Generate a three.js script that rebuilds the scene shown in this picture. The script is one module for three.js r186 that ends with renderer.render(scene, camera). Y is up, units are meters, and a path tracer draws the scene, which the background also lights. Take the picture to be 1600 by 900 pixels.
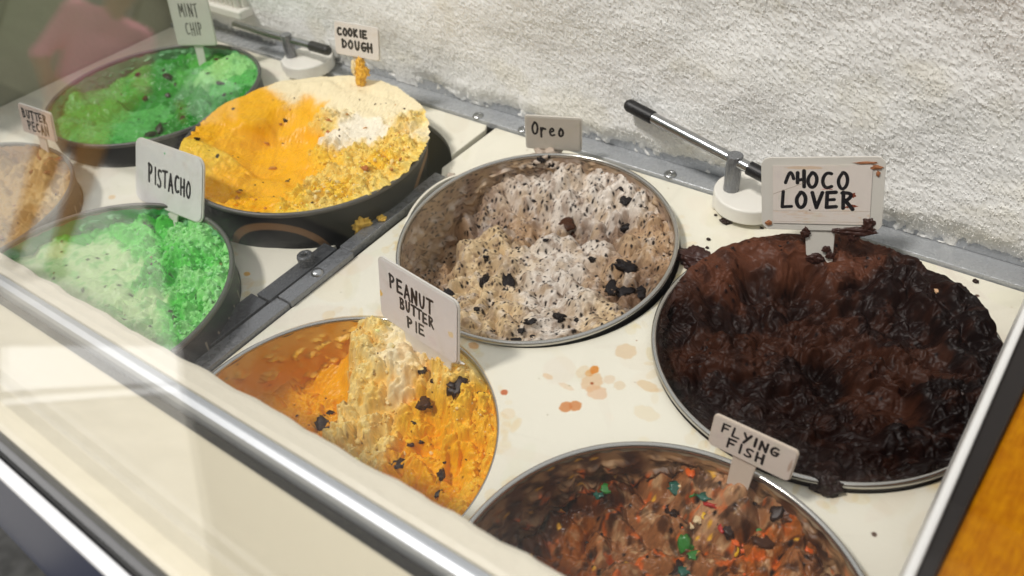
import * as THREE from 'three';
import { MarchingCubes } from 'three/addons/objects/MarchingCubes.js';
import { RoundedBoxGeometry } from 'three/addons/geometries/RoundedBoxGeometry.js';
import { mergeGeometries, mergeVertices } from 'three/addons/utils/BufferGeometryUtils.js';
import { createNoise2D, createNoise3D } from 'simplex-noise';

// ---------------------------------------------------------------- camera, sky, sun, exposure
const scene = new THREE.Scene();
const D = Math.PI / 180;
const FPX = 1235.617, EYE = new THREE.Vector3(0, 0.4316, 0);          // focal length in photo pixels (1600 x 900)
const yaw = 39.78015 * D, pitch = 41.93748 * D, roll = -5.99736 * D;
const FW = new THREE.Vector3(-Math.sin(yaw) * Math.cos(pitch), -Math.sin(pitch), -Math.cos(yaw) * Math.cos(pitch));
const r0 = new THREE.Vector3().crossVectors(FW, new THREE.Vector3(0, 1, 0)).normalize(), u0 = new THREE.Vector3().crossVectors(r0, FW);
const RT = r0.clone().multiplyScalar(Math.cos(roll)).addScaledVector(u0, Math.sin(roll));
const UP = u0.clone().multiplyScalar(Math.cos(roll)).addScaledVector(r0, -Math.sin(roll));
const camera = new THREE.PerspectiveCamera(40.0223, 16 / 9, 0.01, 200);
camera.position.copy(EYE);
camera.quaternion.setFromRotationMatrix(new THREE.Matrix4().makeBasis(RT, UP, FW.clone().negate()));
camera.focus = 0.60; camera.userData.fStop = 6;

const renderer = new THREE.WebGLRenderer({ antialias: true });
renderer.toneMapping = THREE.LinearToneMapping;
renderer.toneMappingExposure = 1.13;
renderer.shadowMap.enabled = true;

{ // an even overcast sky, brighter overhead
  const w = 128, h = 64, data = new Float32Array(w * h * 4);
  for (let j = 0; j < h; j++) for (let i = 0; i < w; i++) {
    const el = Math.sin(((j + 0.5) / h - 0.5) * Math.PI), t = Math.max(0, el), k = 0.40 + 0.28 * t, o = (j * w + i) * 4;
    data[o] = k * 0.99; data[o + 1] = k; data[o + 2] = k * 1.0; data[o + 3] = 1;
  }
  const sky = new THREE.DataTexture(data, w, h, THREE.RGBAFormat, THREE.FloatType);
  sky.mapping = THREE.EquirectangularReflectionMapping; sky.magFilter = sky.minFilter = THREE.LinearFilter; sky.needsUpdate = true;
  scene.background = sky; scene.environment = sky;
}
const sun = new THREE.DirectionalLight(new THREE.Color(1, 0.955, 0.90), 2.3);
sun.position.set(-1.0, 1.9, 0.6); sun.target.position.set(-0.4, 0, -0.35);
sun.castShadow = true; sun.shadow.radius = 14;
Object.assign(sun.shadow.camera, { left: -1.2, right: 1.2, top: 1.2, bottom: -1.2, near: 0.1, far: 8 });
scene.add(sun, sun.target);

// ---------------------------------------------------------------- helpers
let seed = 12345;
const rnd = () => { seed = (seed * 1664525 + 1013904223) >>> 0; return seed / 4294967296; };
const R = (a, b) => a + (b - a) * rnd();
const n2 = createNoise2D(rnd), n3 = createNoise3D(rnd);
const clamp = (x, a = 0, b = 1) => Math.min(b, Math.max(a, x));
const sm = (a, b, x) => { const t = clamp((x - a) / (b - a)); return t * t * (3 - 2 * t); };
const mix = (a, b, t) => a + (b - a) * t;
function fbm(x, y, oct = 4) { let s = 0, a = 0.5; for (let i = 0; i < oct; i++) { s += a * n2(x, y); x = x * 2.03 + 17.1; y = y * 2.03 - 9.7; a *= 0.5; } return s; }
function hash2(i, j, k) { let h = (i * 374761393 + j * 668265263 + k * 1274126177) | 0; h = Math.imul(h ^ (h >>> 13), 1274126177); return ((h ^ (h >>> 16)) >>> 0) / 4294967296; }
function worley(x, y, k = 0) {                                       // [F1, id, F2]
  const xi = Math.floor(x), yi = Math.floor(y); let f1 = 9, f2 = 9, id = 0;
  for (let a = -1; a <= 1; a++) for (let b = -1; b <= 1; b++) {
    const px = xi + a + hash2(xi + a, yi + b, k), py = yi + b + hash2(xi + a, yi + b, k + 7), d = Math.hypot(px - x, py - y);
    if (d < f1) { f2 = f1; f1 = d; id = hash2(xi + a, yi + b, k + 13); } else if (d < f2) f2 = d;
  }
  return [f1, id, f2];
}
const ray = (px, py) => FW.clone().multiplyScalar(FPX).addScaledVector(RT, px - 800).addScaledVector(UP, 450 - py).normalize();
const onY = (px, py, y = 0) => { const d = ray(px, py); return EYE.clone().addScaledVector(d, (y - EYE.y) / d.y); };   // photo pixel to a point on a level plane

const names = {};
const numbered = (n) => { const k = names[n] = (names[n] ?? -1) + 1; return k ? n + '_' + String(k).padStart(3, '0') : n; };
function mesh(name, geo, mat, parent) { const m = new THREE.Mesh(geo, mat); m.castShadow = m.receiveShadow = true; m.name = parent ? name : numbered(name); (parent ?? scene).add(m); return m; }
function thing(name, label, category, pos = [0, 0, 0], group) {
  const g = new THREE.Group(); g.name = numbered(name); g.position.set(...pos); g.userData = { label, category }; if (group) g.userData.group = group; scene.add(g); return g;
}
function tag(o, label, category, group) { o.userData = { ...o.userData, label, category }; if (group) o.userData.group = group; return o; }
const std = (color, roughness = 0.5, o = {}) => new THREE.MeshPhysicalMaterial({ color, roughness, ...o });
const srgb = (h) => new THREE.Color(h);
function metric(g, k = 8) { const p = g.attributes.position, n = g.attributes.normal, uv = []; for (let i = 0; i < p.count; i++) { const a = Math.abs(n.getX(i)), b = Math.abs(n.getY(i)), c = Math.abs(n.getZ(i)); b >= a && b >= c ? uv.push(p.getX(i) * k, p.getZ(i) * k) : a >= c ? uv.push(p.getZ(i) * k, p.getY(i) * k) : uv.push(p.getX(i) * k, p.getY(i) * k); } g.setAttribute('uv', new THREE.Float32BufferAttribute(uv, 2)); return g; }
const box = (x0, x1, y0, y1, z0, z1, r = 0.001) => metric(new RoundedBoxGeometry(x1 - x0, y1 - y0, z1 - z0, 2, Math.min(r, (x1 - x0) / 2.01, (y1 - y0) / 2.01, (z1 - z0) / 2.01)).translate((x0 + x1) / 2, (y0 + y1) / 2, (z0 + z1) / 2));
function bar(a, b, radius, seg = 16) { const d = b.clone().sub(a), g = new THREE.CylinderGeometry(radius, radius, d.length(), seg); g.applyQuaternion(new THREE.Quaternion().setFromUnitVectors(new THREE.Vector3(0, 1, 0), d.clone().normalize())); g.translate((a.x + b.x) / 2, (a.y + b.y) / 2, (a.z + b.z) / 2); return g; }
function dataTex(w, h, fn, srgbSpace = true) {
  const d = new Uint8Array(w * h * 4);
  for (let j = 0; j < h; j++) for (let i = 0; i < w; i++) { const c = fn(i / w, j / h, i, j), o = (j * w + i) * 4; d[o] = clamp(c[0]) * 255; d[o + 1] = clamp(c[1]) * 255; d[o + 2] = clamp(c[2]) * 255; d[o + 3] = 255; }
  const t = new THREE.DataTexture(d, w, h); if (srgbSpace) t.colorSpace = THREE.SRGBColorSpace; t.magFilter = THREE.LinearFilter; t.wrapS = t.wrapT = THREE.RepeatWrapping; t.needsUpdate = true; return t;
}
function canvasTex(w, h, draw) { const c = document.createElement('canvas'); c.width = w; c.height = h; draw(c.getContext('2d'), w, h); const t = new THREE.CanvasTexture(c); t.colorSpace = THREE.SRGBColorSpace; return t; }
const brushed = dataTex(512, 512, (u, v, i, j) => { const s = 0.5 + 0.22 * n2(u * 8, v * 240) + 0.16 * fbm(u * 9, v * 9); return [s, s, s]; }, false);
const grime = dataTex(512, 512, (u, v) => { const s = 0.5 + 0.5 * fbm(u * 11 + 4, v * 11) + 0.12 * n2(u * 160, v * 160); return [s, s, s]; }, false);

const steel = new THREE.MeshPhysicalMaterial({ color: srgb('#b9bbbd'), metalness: 1, roughness: 0.42, roughnessMap: brushed, bumpMap: brushed, bumpScale: 0.0001 });
const greySteel = new THREE.MeshPhysicalMaterial({ color: srgb('#55575a'), metalness: 0.4, roughness: 0.55, roughnessMap: grime, bumpMap: grime, bumpScale: 0.0002 });
const bluntSteel = new THREE.MeshPhysicalMaterial({ color: srgb('#86888b'), metalness: 0.45, roughness: 0.6, roughnessMap: grime, bumpMap: grime, bumpScale: 0.0003 });
const trimSteel = new THREE.MeshPhysicalMaterial({ color: srgb('#b2b5b8'), metalness: 0.3, roughness: 0.6, roughnessMap: grime, bumpMap: grime, bumpScale: 0.0003 });
const blackRubber = std(srgb('#101013'), 0.45);
const blackSeal = std(srgb('#0b0a0a'), 0.5);
const cream = std(srgb('#efe7d2'), 0.45, { bumpMap: grime, bumpScale: 0.0003 });
const whitePlastic = std(srgb('#ece9e0'), 0.35);

// ---------------------------------------------------------------- the street outside, met only as a reflection in the front glass
const GY = -0.85;
{
  const asphaltMap = dataTex(256, 256, (u, v) => { const s = 0.24 + 0.05 * n2(u * 90, v * 90) + 0.05 * fbm(u * 6, v * 6); return [s, s, s * 0.98]; }); asphaltMap.repeat.set(60, 60);
  const g = mesh('road', new THREE.PlaneGeometry(160, 160).rotateX(-Math.PI / 2).translate(0, GY, 0), std('#ffffff', 0.9, { map: asphaltMap })); g.userData.kind = 'structure';
}

{
  const slabMap = dataTex(256, 256, (u, v) => { const k = 0.72 + 0.05 * n2(u * 80, v * 80) + 0.07 * fbm(u * 5, v * 5); return [k, k * 0.985, k * 0.94]; });
  const poly = (pts) => new THREE.ShapeGeometry(new THREE.Shape(pts.map(([x, z]) => new THREE.Vector2(x, -z)))).rotateX(-Math.PI / 2);
  mesh('pavement', poly([[-1.2, 0.1], [-1.2, 1.15], [-5.14, 3.68], [-9, 6], [-12, 3], [-12, 0.1]]).translate(0, GY + 0.004, 0), std('#ffffff', 0.85, { map: slabMap })).userData.kind = 'structure';
  const paint = std(srgb('#f2f2f0'), 0.6);
  mesh('road_marking', poly([[-2.99, 1.5], [-3.06, 2.36], [-2.63, 2.06], [-2.57, 1.3]]).translate(0, GY + 0.008, 0), paint).userData.kind = 'structure';
  mesh('road_marking', poly([[-2.51, 1.27], [-2.46, 1.25], [-2.53, 2.0], [-2.6, 2.04]]).translate(0, GY + 0.008, 0), paint).userData.kind = 'structure';
  // the low building across the road
  const b = thing('street_building', 'plain olive building across the road, mirrored in the front glass', 'building', [-7, GY, 9.4]);
  const render = dataTex(256, 256, (u, v) => { const k = 0.62 + 0.06 * fbm(u * 8, v * 8) + 0.03 * n2(u * 90, v * 90); return [k, k * 0.98, k * 0.84]; });
  mesh('wall', new THREE.BoxGeometry(40, 5.2, 0.5).translate(0, 2.6, 0), std('#ffffff', 0.9, { map: render }), b);
  mesh('roof', box(-20.3, 20.3, 5.2, 5.5, -0.6, 0.6, 0.05), std(srgb('#4a4640'), 0.8), b);
  { const f = mesh('shop_window', box(0.6, 9.8, 0.01, 3.6, -0.30, -0.25, 0.02), std(srgb('#1d1c1b'), 0.5), b); for (let k = 0; k < 4; k++) mesh('pane', box(0.75 + k * 2.25, 2.9 + k * 2.25, 0.03, 3.5, -0.315, -0.301, 0.002), std(srgb('#101214'), 0.15), f); }
  const frameM = std(srgb('#5a5347'), 0.6), paneM = std(srgb('#20262a'), 0.1, { clearcoat: 1 });
  for (let k = 0; k < 9; k++) {
    const x = -17.5 + k * 4.4; if (x > -0.5 && x < 9.5) continue; if (k === 1) { mesh('door', box(x - 0.55, x + 0.55, 0, 2.2, -0.31, -0.25, 0.02), frameM, b); continue; }
    const f = mesh('window', box(x - 0.8, x + 0.8, 1.0, 2.6, -0.30, -0.25, 0.02), frameM, b); mesh('pane', box(x - 0.7, x + 0.7, 1.1, 2.5, -0.315, -0.301, 0.002), paneM, f);
  }
}
function person(label, at, turn, shirt, legs, hairColor) {
  // joints in metres, height 1.68; the hands are in the trouser pockets
  const skin = srgb('#b9805f'), top = srgb(shirt), low = srgb(legs), shoe = srgb('#2a2624');
  const B = [[0, 1.0, 0, 0, 1.2, 0.01, 0.125, 0.12, top], [-0.05, 1.02, 0, -0.09, 1.34, 0, 0.11, 0.085, top], [0.05, 1.02, 0, 0.09, 1.34, 0, 0.11, 0.085, top], [-0.15, 1.37, 0, 0.15, 1.37, 0, 0.065, 0.065, top], [0, 1.4, 0, 0, 1.5, 0.01, 0.052, 0.05, skin], [0, 1.55, 0.02, 0, 1.6, 0.005, 0.075, 0.085, skin], [0, 1.5, 0.05, 0, 1.53, 0.05, 0.045, 0.05, skin], [0, 1.555, 0.1, 0, 1.535, 0.115, 0.012, 0.014, skin]];
  for (const q of [-1, 1]) B.push([q * 0.18, 1.36, 0, q * 0.25, 1.1, -0.02, 0.052, 0.044, top], [q * 0.25, 1.1, -0.02, q * 0.17, 0.93, 0.07, 0.04, 0.034, skin], [q * 0.08, 0.95, 0, q * 0.095, 0.52, 0.015, 0.092, 0.062, low], [q * 0.095, 0.52, 0.015, q * 0.1, 0.1, -0.01, 0.058, 0.04, low], [q * 0.1, 0.05, -0.02, q * 0.115, 0.04, 0.14, 0.042, 0.034, shoe], [q * 0.075, 1.56, 0, q * 0.085, 1.58, -0.005, 0.014, 0.014, skin]);
  B.push([-0.06, 0.96, 0, 0.06, 0.96, 0, 0.115, 0.115, low]);
  const n = 104, half = 0.9, mc = new MarchingCubes(n, new THREE.MeshStandardMaterial(), false, false, 120000), v = new THREE.Vector3();
  const dist = (x, y, z, b) => { const dx = b[3] - b[0], dy = b[4] - b[1], dz = b[5] - b[2], t = clamp(((x - b[0]) * dx + (y - b[1]) * dy + (z - b[2]) * dz) / (dx * dx + dy * dy + dz * dz)); return Math.hypot(x - b[0] - t * dx, y - b[1] - t * dy, z - b[2] - t * dz) - mix(b[6], b[7], t); };
  for (let k = 0; k < n; k++) for (let j = 0; j < n; j++) for (let i = 0; i < n; i++) { const x = ((i - n / 2) / (n / 2)) * half, y = ((j - n / 2) / (n / 2)) * half + 0.86, z = ((k - n / 2) / (n / 2)) * half; let d = 9; if (Math.abs(x) < 0.4 && Math.abs(z) < 0.3) for (const b of B) { const e = dist(x, y, z, b), h = clamp(0.5 + 0.5 * (d - e) / 0.03); d = mix(d, e, h) - 0.03 * h * (1 - h); } mc.field[i + j * n + k * n * n] = -d; }
  mc.isolation = 0; mc.update();
  const P = [], C = []; for (let i = 0; i < mc.count; i++) { v.set(mc.positionArray[i * 3], mc.positionArray[i * 3 + 1], mc.positionArray[i * 3 + 2]).multiplyScalar(half); v.y += 0.86; P.push(v.x, v.y, v.z); let best = 9, c = top; for (const b of B) { const e = dist(v.x, v.y, v.z, b); if (e < best) { best = e; c = b[8]; } } C.push(c.r, c.g, c.b); }
  const g0 = new THREE.BufferGeometry(); g0.setAttribute('position', new THREE.Float32BufferAttribute(P, 3)); g0.setAttribute('color', new THREE.Float32BufferAttribute(C, 3)); const g = mergeVertices(g0); g.computeVertexNormals();
  const t = thing('person', label, 'person', [at[0], GY + 0.004, at[1]]); t.rotation.y = turn;
  mesh('body', g, std('#ffffff', 0.8, { vertexColors: true, side: THREE.DoubleSide }), t);
  const hg = new THREE.SphereGeometry(1, 32, 20, 0, Math.PI * 2, 0, Math.PI * 0.62), hp = hg.attributes.position; for (let i = 0; i < hp.count; i++) { const y = hp.getY(i), z = hp.getZ(i); hp.setXYZ(i, hp.getX(i) * 0.098, 1.6 + y * (z < 0.3 ? 0.11 : 0.098) - (z < 0 && y < 0 ? 0.07 * -z : 0) + (z > 0.45 && y < 0.3 ? 0.05 : 0), -0.012 + z * 0.108); } hg.computeVertexNormals();
  mesh('hair', hg, std(srgb(hairColor), 0.7, { side: THREE.DoubleSide }), t);
  for (const q of [-1, 1]) mesh('eye', new THREE.SphereGeometry(0.009, 10, 8).translate(q * 0.031, 1.568, 0.085), std(srgb('#1a1512'), 0.3), t);
  return t;
}
person('person in a pink top with fair hair, hands in pockets, mirrored in the glass', [-4.2, 2.24], 1.9, '#ff9db0', '#dca766', '#a8834f');
person('person in a white shirt and dark trousers, mirrored in the glass', [-6.7, 4.9], 2.2, '#f1f1ef', '#33343a', '#2b211c');

// ---------------------------------------------------------------- freezer cabinet
const XL = -1.04, XR = 0.12, ZB = -0.594, LH = 0.12;                // ends, back wall, height of the opening's rim
const cab = thing('freezer_cabinet', 'cream ice cream freezer cabinet with metal edged front ledge around the tubs', 'freezer', [0, GY, 0]);
const cabPart = (name, geo, mat) => mesh(name, geo.translate(0, -GY, 0), mat, cab);
const darkLiner = std(srgb('#efe7d2'), 0.5);
cabPart('floor', box(XL, XR, GY, -0.32, ZB - 0.05, -0.03), darkLiner);
cabPart('back_wall', box(XL - 0.03, XR + 0.4, -0.319, 0.245, ZB - 0.05, ZB - 0.002), std(srgb('#b9b7ae'), 0.6));
cabPart('end_wall', box(XL - 0.05, XL, -0.319, 0.24, ZB, -0.045), std(srgb('#a5a58c'), 0.55, { bumpMap: grime, bumpScale: 0.0006 }));
cabPart('side_wall', box(XR, XR + 0.02, -0.319, 0.09, ZB, -0.045), darkLiner);
cabPart('front_wall', box(XL, XR + 0.4, GY, 0.084, -0.044, -0.0285), std(srgb('#1c2646'), 0.35, { clearcoat: 0.4 }));
// front ledge: lines a little out of parallel with the lids, as the photo shows them
const zAt = (x, za, zb) => za + (zb - za) * (x + 0.54) / 0.44;       // za at x = -0.54, zb at x = -0.10
function strip(za0, zb0, za1, zb1, y0, y1, x0 = XL, x1 = XR + 0.35, bevel = 0.0015, n = 60, wob = 0) {
  // a long bar with rounded upper edges, its inner edge wandering by wob
  const prof = []; const b = bevel;
  for (const [t, dy] of [[0, 0], [0, 1]]) prof.push([t, dy]);
  const P = [[0, y0], [0, y1 - b], [0.3 * b, y1 - 0.3 * b], [b, y1], ['e' , y1], ['f', y1 - 0.3 * b], [1, y1 - b], [1, y0]];
  const pos = [], idx = [];
  for (let i = 0; i <= n; i++) {
    const x = mix(x0, x1, i / n), wv = wob ? wob * (n2(x * 26, 3.3) + 0.5 * n2(x * 70, 8.1)) : 0, a = zAt(x, za0, zb0) + wv, c = zAt(x, za1, zb1);
    for (const [t, y] of P) {
      const z = t === 'e' ? c - b : t === 'f' ? c - 0.3 * b : t === 1 ? c : a + t;
      pos.push(x, y + (wob && y > y0 ? wv * 0.4 : 0), z);
    }
  }
  const k = P.length;
  for (let i = 0; i < n; i++) for (let j = 0; j < k; j++) { const j2 = (j + 1) % k, a = i * k + j, bq = i * k + j2; idx.push(a, a + k, bq, bq, a + k, bq + k); }
  for (const i of [0, n]) for (let j = 1; j < k - 1; j++) i ? idx.push(i * k, i * k + j + 1, i * k + j) : idx.push(i * k, i * k + j, i * k + j + 1);
  const g = new THREE.BufferGeometry(); g.setAttribute('position', new THREE.Float32BufferAttribute(pos, 3)); g.setIndex(idx);
  const q = g.toNonIndexed(); q.computeVertexNormals();
  const uv = []; const pp = q.attributes.position; for (let i = 0; i < pp.count; i++) uv.push(pp.getX(i) * 6, pp.getZ(i) * 6 + pp.getY(i) * 6); q.setAttribute('uv', new THREE.Float32BufferAttribute(uv, 2));
  return q;
}
cabPart('inner_ledge', strip(-0.1185, -0.1335, -0.1055, -0.1165, LH - 0.03, LH, XL, XR + 0.3, 0.004, 220, 0.0014), cream);
cabPart('metal_rail', strip(-0.1050, -0.1160, -0.0965, -0.1060, LH - 0.03, LH + 0.004, XL, XR + 0.3, 0.0042), new THREE.MeshPhysicalMaterial({ color: srgb('#dde1e6'), metalness: 0.7, roughness: 0.48 }));
cabPart('rail_groove', strip(-0.0960, -0.1055, -0.0905, -0.0993, LH - 0.03, LH - 0.006, XL, XR + 0.3, 0.001), blackSeal);
cabPart('front_shelf', strip(-0.0900, -0.0988, -0.0370, -0.0375, LH - 0.03, LH - 0.001, XL, XR + 0.3, 0.002), std(srgb('#e9dfc4'), 0.26));
cabPart('front_seal', strip(-0.0365, -0.0370, -0.0292, -0.0287, LH - 0.03, LH + 0.0005, XL, XR + 0.3, 0.0015), blackSeal);
cabPart('front_fascia', box(XL, XR + 0.29, GY + 0.1, LH - 0.0085, -0.0283, -0.0235, 0.002), std(srgb('#232f55'), 0.4));
cabPart('front_trim', strip(-0.0286, -0.0282, -0.0222, -0.0212, LH - 0.007, LH - 0.0005, XL, XR + 0.3, 0.002), std(srgb('#f0f0f2'), 0.25));
// right-hand side of the opening, seen past the last tubs
function sideStrip(a0, a1, b0, b1, y0, y1, bevel) {                  // x at z = -0.207 and z = -0.39 on both edges
  const g = strip(0, 0, 1, 1, y0, y1, 0, 1, bevel, 30), p = g.attributes.position, z0 = -0.14, z1 = ZB + 0.0;
  for (let i = 0; i < p.count; i++) {
    const s = p.getX(i), t = p.getZ(i), z = mix(z0, z1, s), k = (z + 0.207) / (-0.183), xa = mix(a0, a1, k), xb = mix(b0, b1, k);
    const tt = t < 0.5 ? xa + t : xb - (1 - t);
    p.setXYZ(i, tt, p.getY(i), z);
  }
  const idx = [...Array(p.count).keys()]; for (let i = 0; i < idx.length; i += 3) [idx[i], idx[i + 1]] = [idx[i + 1], idx[i]];
  g.setIndex(idx); const q = g.toNonIndexed(); q.computeVertexNormals(); return q;
}
cabPart('side_trim', sideStrip(0.0157, 0.0232, 0.0198, 0.0272, 0.05, LH, 0.0015), std(srgb('#efeeea'), 0.3));
cabPart('side_seal', sideStrip(0.0200, 0.0274, 0.0258, 0.0395, 0.05, LH - 0.003, 0.0012), std(srgb('#1a120c'), 0.5));
{
  const wood = dataTex(512, 512, (u, v) => { const k = 0.5 + 0.5 * fbm(u * 3 + 0.6 * fbm(u * 2, v * 2), v * 26) + 0.08 * n2(u * 40, v * 200), q = 0.5 + 0.5 * fbm(u * 5, v * 5 + 8); return [mix(0.70, 0.84, k) - 0.1 * q, mix(0.44, 0.58, k) - 0.12 * q, mix(0.0, 0.03, k)]; });
  cabPart('amber_side_panel', sideStrip(0.0262, 0.0399, 0.40, 0.41, 0.05, LH - 0.008, 0.002), std('#ffffff', 0.45, { map: wood, bumpMap: grime, bumpScale: 0.0004, specularIntensity: 0.15 }));
}
// horizontal aluminium trim along the foot of the back wall, with its screws
cabPart('back_trim', box(XL, XR, -0.004, 0.0035, ZB, -0.5665, 0.001), trimSteel);
cabPart('back_trim_lip', box(XL, XR, 0.0035, 0.016, ZB, ZB + 0.004, 0.001), trimSteel);
function screwHead(x, y, z, r = 0.0055, parent, mat = steel) {
  const g = new THREE.LatheGeometry([[0, 0.0022], [r * 0.35, 0.0021], [r * 0.36, 0.0012], [r * 0.55, 0.0012], [r * 0.6, 0.0024], [r * 0.9, 0.0016], [r, 0.0004], [r, 0]].map(([a, b]) => new THREE.Vector2(a, b)), 20);
  return mesh('screw', g.translate(x, y, z), mat, parent);
}
for (const [px, py] of [[737, 188], [811, 208], [1041, 279], [470, 110]]) { const p = onY(px, py, 0.004); screwHead(p.x, 0.0035 - GY, Math.min(-0.571, p.z), 0.0062, cab); }

// ---------------------------------------------------------------- tubs: where they stand (rim centre, rim tilt)
const TUBS = {
  oreo: { c: [-0.3204, 0.0122, -0.4223], n: [0.0017, 0.0634] }, choco: { c: [-0.0761, 0.009, -0.4296], n: [-0.0155, 0.0088] },
  peanut: { c: [-0.3286, 0.0, -0.1806], n: [0.0034, -0.0213] }, fish: { c: [-0.0771, 0.018, -0.1767], n: [-0.0056, -0.0043] },
  cookie: { c: [-0.5786, 0.0402, -0.4051], n: [0.0514, -0.0309] }, mint: { c: [-0.838, 0.028, -0.409], n: [-0.01, -0.004] },
  pist: { c: [-0.5821, 0.0299, -0.1601], n: [0.0136, 0.0131] }, pecan: { c: [-0.8209, 0.03, -0.1556], n: [-0.0029, -0.0223] },
};
for (const t of Object.values(TUBS)) t.q = new THREE.Quaternion().setFromUnitVectors(new THREE.Vector3(0, 1, 0), new THREE.Vector3(t.n[0], 1, t.n[1]).normalize());
function local(t, px, py, d) {                                       // photo pixel to tub coordinates at depth d under its rim
  const inv = t.q.clone().invert(), o = EYE.clone().sub(new THREE.Vector3(...t.c)).applyQuaternion(inv), v = ray(px, py).applyQuaternion(inv);
  return o.addScaledVector(v, (d - o.y) / v.y);
}

// ---------------------------------------------------------------- lids with round openings
function circlePath(cx, cz, r, n = 96) { const p = new THREE.Path(); for (let i = 0; i <= n; i++) { const a = -i / n * 2 * Math.PI; const x = cx + r * Math.cos(a), y = -cz + r * Math.sin(a); i ? p.lineTo(x, y) : p.moveTo(x, y); } return p; }
function lidGeometry(outline, holes, thick = 0.007) {
  const s = new THREE.Shape(outline.map(([x, z]) => new THREE.Vector2(x, -z))); s.holes = holes;
  const g = new THREE.ExtrudeGeometry(s, { depth: thick - 0.002, bevelEnabled: true, bevelThickness: 0.001, bevelSize: 0.001, bevelOffset: -0.001, bevelSegments: 2 });
  g.rotateX(-Math.PI / 2).translate(0, -thick + 0.001, 0);
  const p = g.attributes.position, uv = []; for (let i = 0; i < p.count; i++) uv.push((p.getX(i) + 1.05) / 1.2, (p.getZ(i) + 0.62) / 0.6); g.setAttribute('uv', new THREE.Float32BufferAttribute(uv, 2));
  return g;
}
const lidMap = canvasTex(2048, 1024, (c, W, H) => {
  c.fillStyle = '#efebda'; c.fillRect(0, 0, W, H);
  const U = (x) => (x + 1.05) / 1.2 * W, V = (z) => H - (z + 0.62) / 0.6 * H, M = W / 1.2;
  for (let i = 0; i < 900; i++) { c.fillStyle = `rgba(${R(150, 215) | 0},${R(130, 190) | 0},${R(80, 140) | 0},${R(0.02, 0.06)})`; c.beginPath(); c.ellipse(R(0, W), R(0, H), R(4, 60), R(3, 30), R(0, 3), 0, 7); c.fill(); }
  for (let i = 0; i < 420; i++) { c.fillStyle = `rgba(${R(60, 120) | 0},${R(40, 80) | 0},20,${R(0.15, 0.6)})`; c.beginPath(); c.arc(R(0, W), R(0, H), R(0.4, 1.3), 0, 7); c.fill(); }
  for (let i = 0; i < 160; i++) { c.strokeStyle = `rgba(150,140,110,${R(0.05, 0.16)})`; c.lineWidth = R(0.5, 1); const x = R(0, W), y = R(0, H), a = R(0, 6.3), l = R(10, 70); c.beginPath(); c.moveTo(x, y); c.lineTo(x + Math.cos(a) * l, y + Math.sin(a) * l); c.stroke(); }
  // dried melt collected round the tubs
  for (const k of ['choco', 'fish', 'peanut', 'pist', 'oreo']) { const t = TUBS[k]; for (let i = 0; i < 150; i++) { const a = R(0, 6.3), r = 0.121 + Math.abs(R(-1, 1) * R(0, 1)) * 0.014; if (n2(Math.cos(a) * 1.6 + t.c[0] * 40, Math.sin(a) * 1.6) < -0.1) continue; c.fillStyle = `rgba(${R(205, 232) | 0},${R(150, 185) | 0},${R(50, 95) | 0},${R(0.05, 0.16)})`; c.beginPath(); c.ellipse(U(t.c[0] + r * Math.cos(a)), V(t.c[2] + r * Math.sin(a)), R(3, 13), R(3, 9), R(0, 3), 0, 7); c.fill(); } }
  // drips
  const spot = (px, py, w, h, col, al, ring = 0.5) => {
    const p = onY(px, py), x = U(p.x), y = V(p.z);
    for (let k = 0; k < 3; k++) { c.fillStyle = `rgba(${col},${al * 0.5})`; c.beginPath(); for (let a = 0; a <= 40; a++) { const th = a / 40 * 6.2832, q = 1 + 0.13 * n2(Math.cos(th) * 1.4 + px, Math.sin(th) * 1.4 + py) - k * 0.03; const X = x + w * M * q * Math.cos(th), Y = y + h * M * q * Math.sin(th); a ? c.lineTo(X, Y) : c.moveTo(X, Y); } c.fill(); if (!k) { c.strokeStyle = `rgba(${col},${al * ring})`; c.lineWidth = 2; c.stroke(); } }
  };
  spot(884, 636, 0.0042, 0.0045, '205,118,50', 0.75); spot(899, 634, 0.0040, 0.0042, '205,118,50', 0.75); spot(928, 578, 0.0030, 0.0038, '214,120,20', 0.8); spot(921, 583, 0.0028, 0.003, '214,120,20', 0.6);
  spot(925, 597, 0.007, 0.009, '222,180,130', 0.5); spot(912, 581, 0.005, 0.006, '225,200,160', 0.4); spot(933, 613, 0.0075, 0.006, '222,175,130', 0.45); spot(978, 549, 0.0075, 0.0075, '222,190,145', 0.5); spot(1012, 603, 0.008, 0.004, '222,190,140', 0.5);
  spot(968, 602, 0.004, 0.004, '222,190,150', 0.35); spot(952, 593, 0.004, 0.004, '222,190,150', 0.3); spot(856, 588, 0.004, 0.002, '226,180,130', 0.35); spot(885, 604, 0.006, 0.002, '226,190,150', 0.35); spot(788, 613, 0.0022, 0.0022, '190,80,30', 0.8); spot(1010, 646, 0.009, 0.006, '228,205,165', 0.3); spot(386, 428, 0.003, 0.002, '230,160,40', 0.8); spot(175, 308, 0.004, 0.003, '225,180,110', 0.5); spot(740, 540, 0.004, 0.003, '215,140,70', 0.5);
  spot(925, 599, 0.0008, 0.0008, '150,60,10', 0.9); spot(1366, 835, 0.0011, 0.0011, '50,20,5', 0.9); spot(1527, 462, 0.001, 0.001, '50,20,10', 0.9);
});
lidMap.wrapS = lidMap.wrapT = THREE.RepeatWrapping;
const lidMat = std('#ffffff', 0.36, { map: lidMap, bumpMap: grime, bumpScale: 0.0002 });
const hole = (k, r, dx = 0, dz = 0) => circlePath(TUBS[k].c[0] + dx, TUBS[k].c[2] + dz, r);
const ZF = -0.046, ZT = -0.5655;
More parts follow.
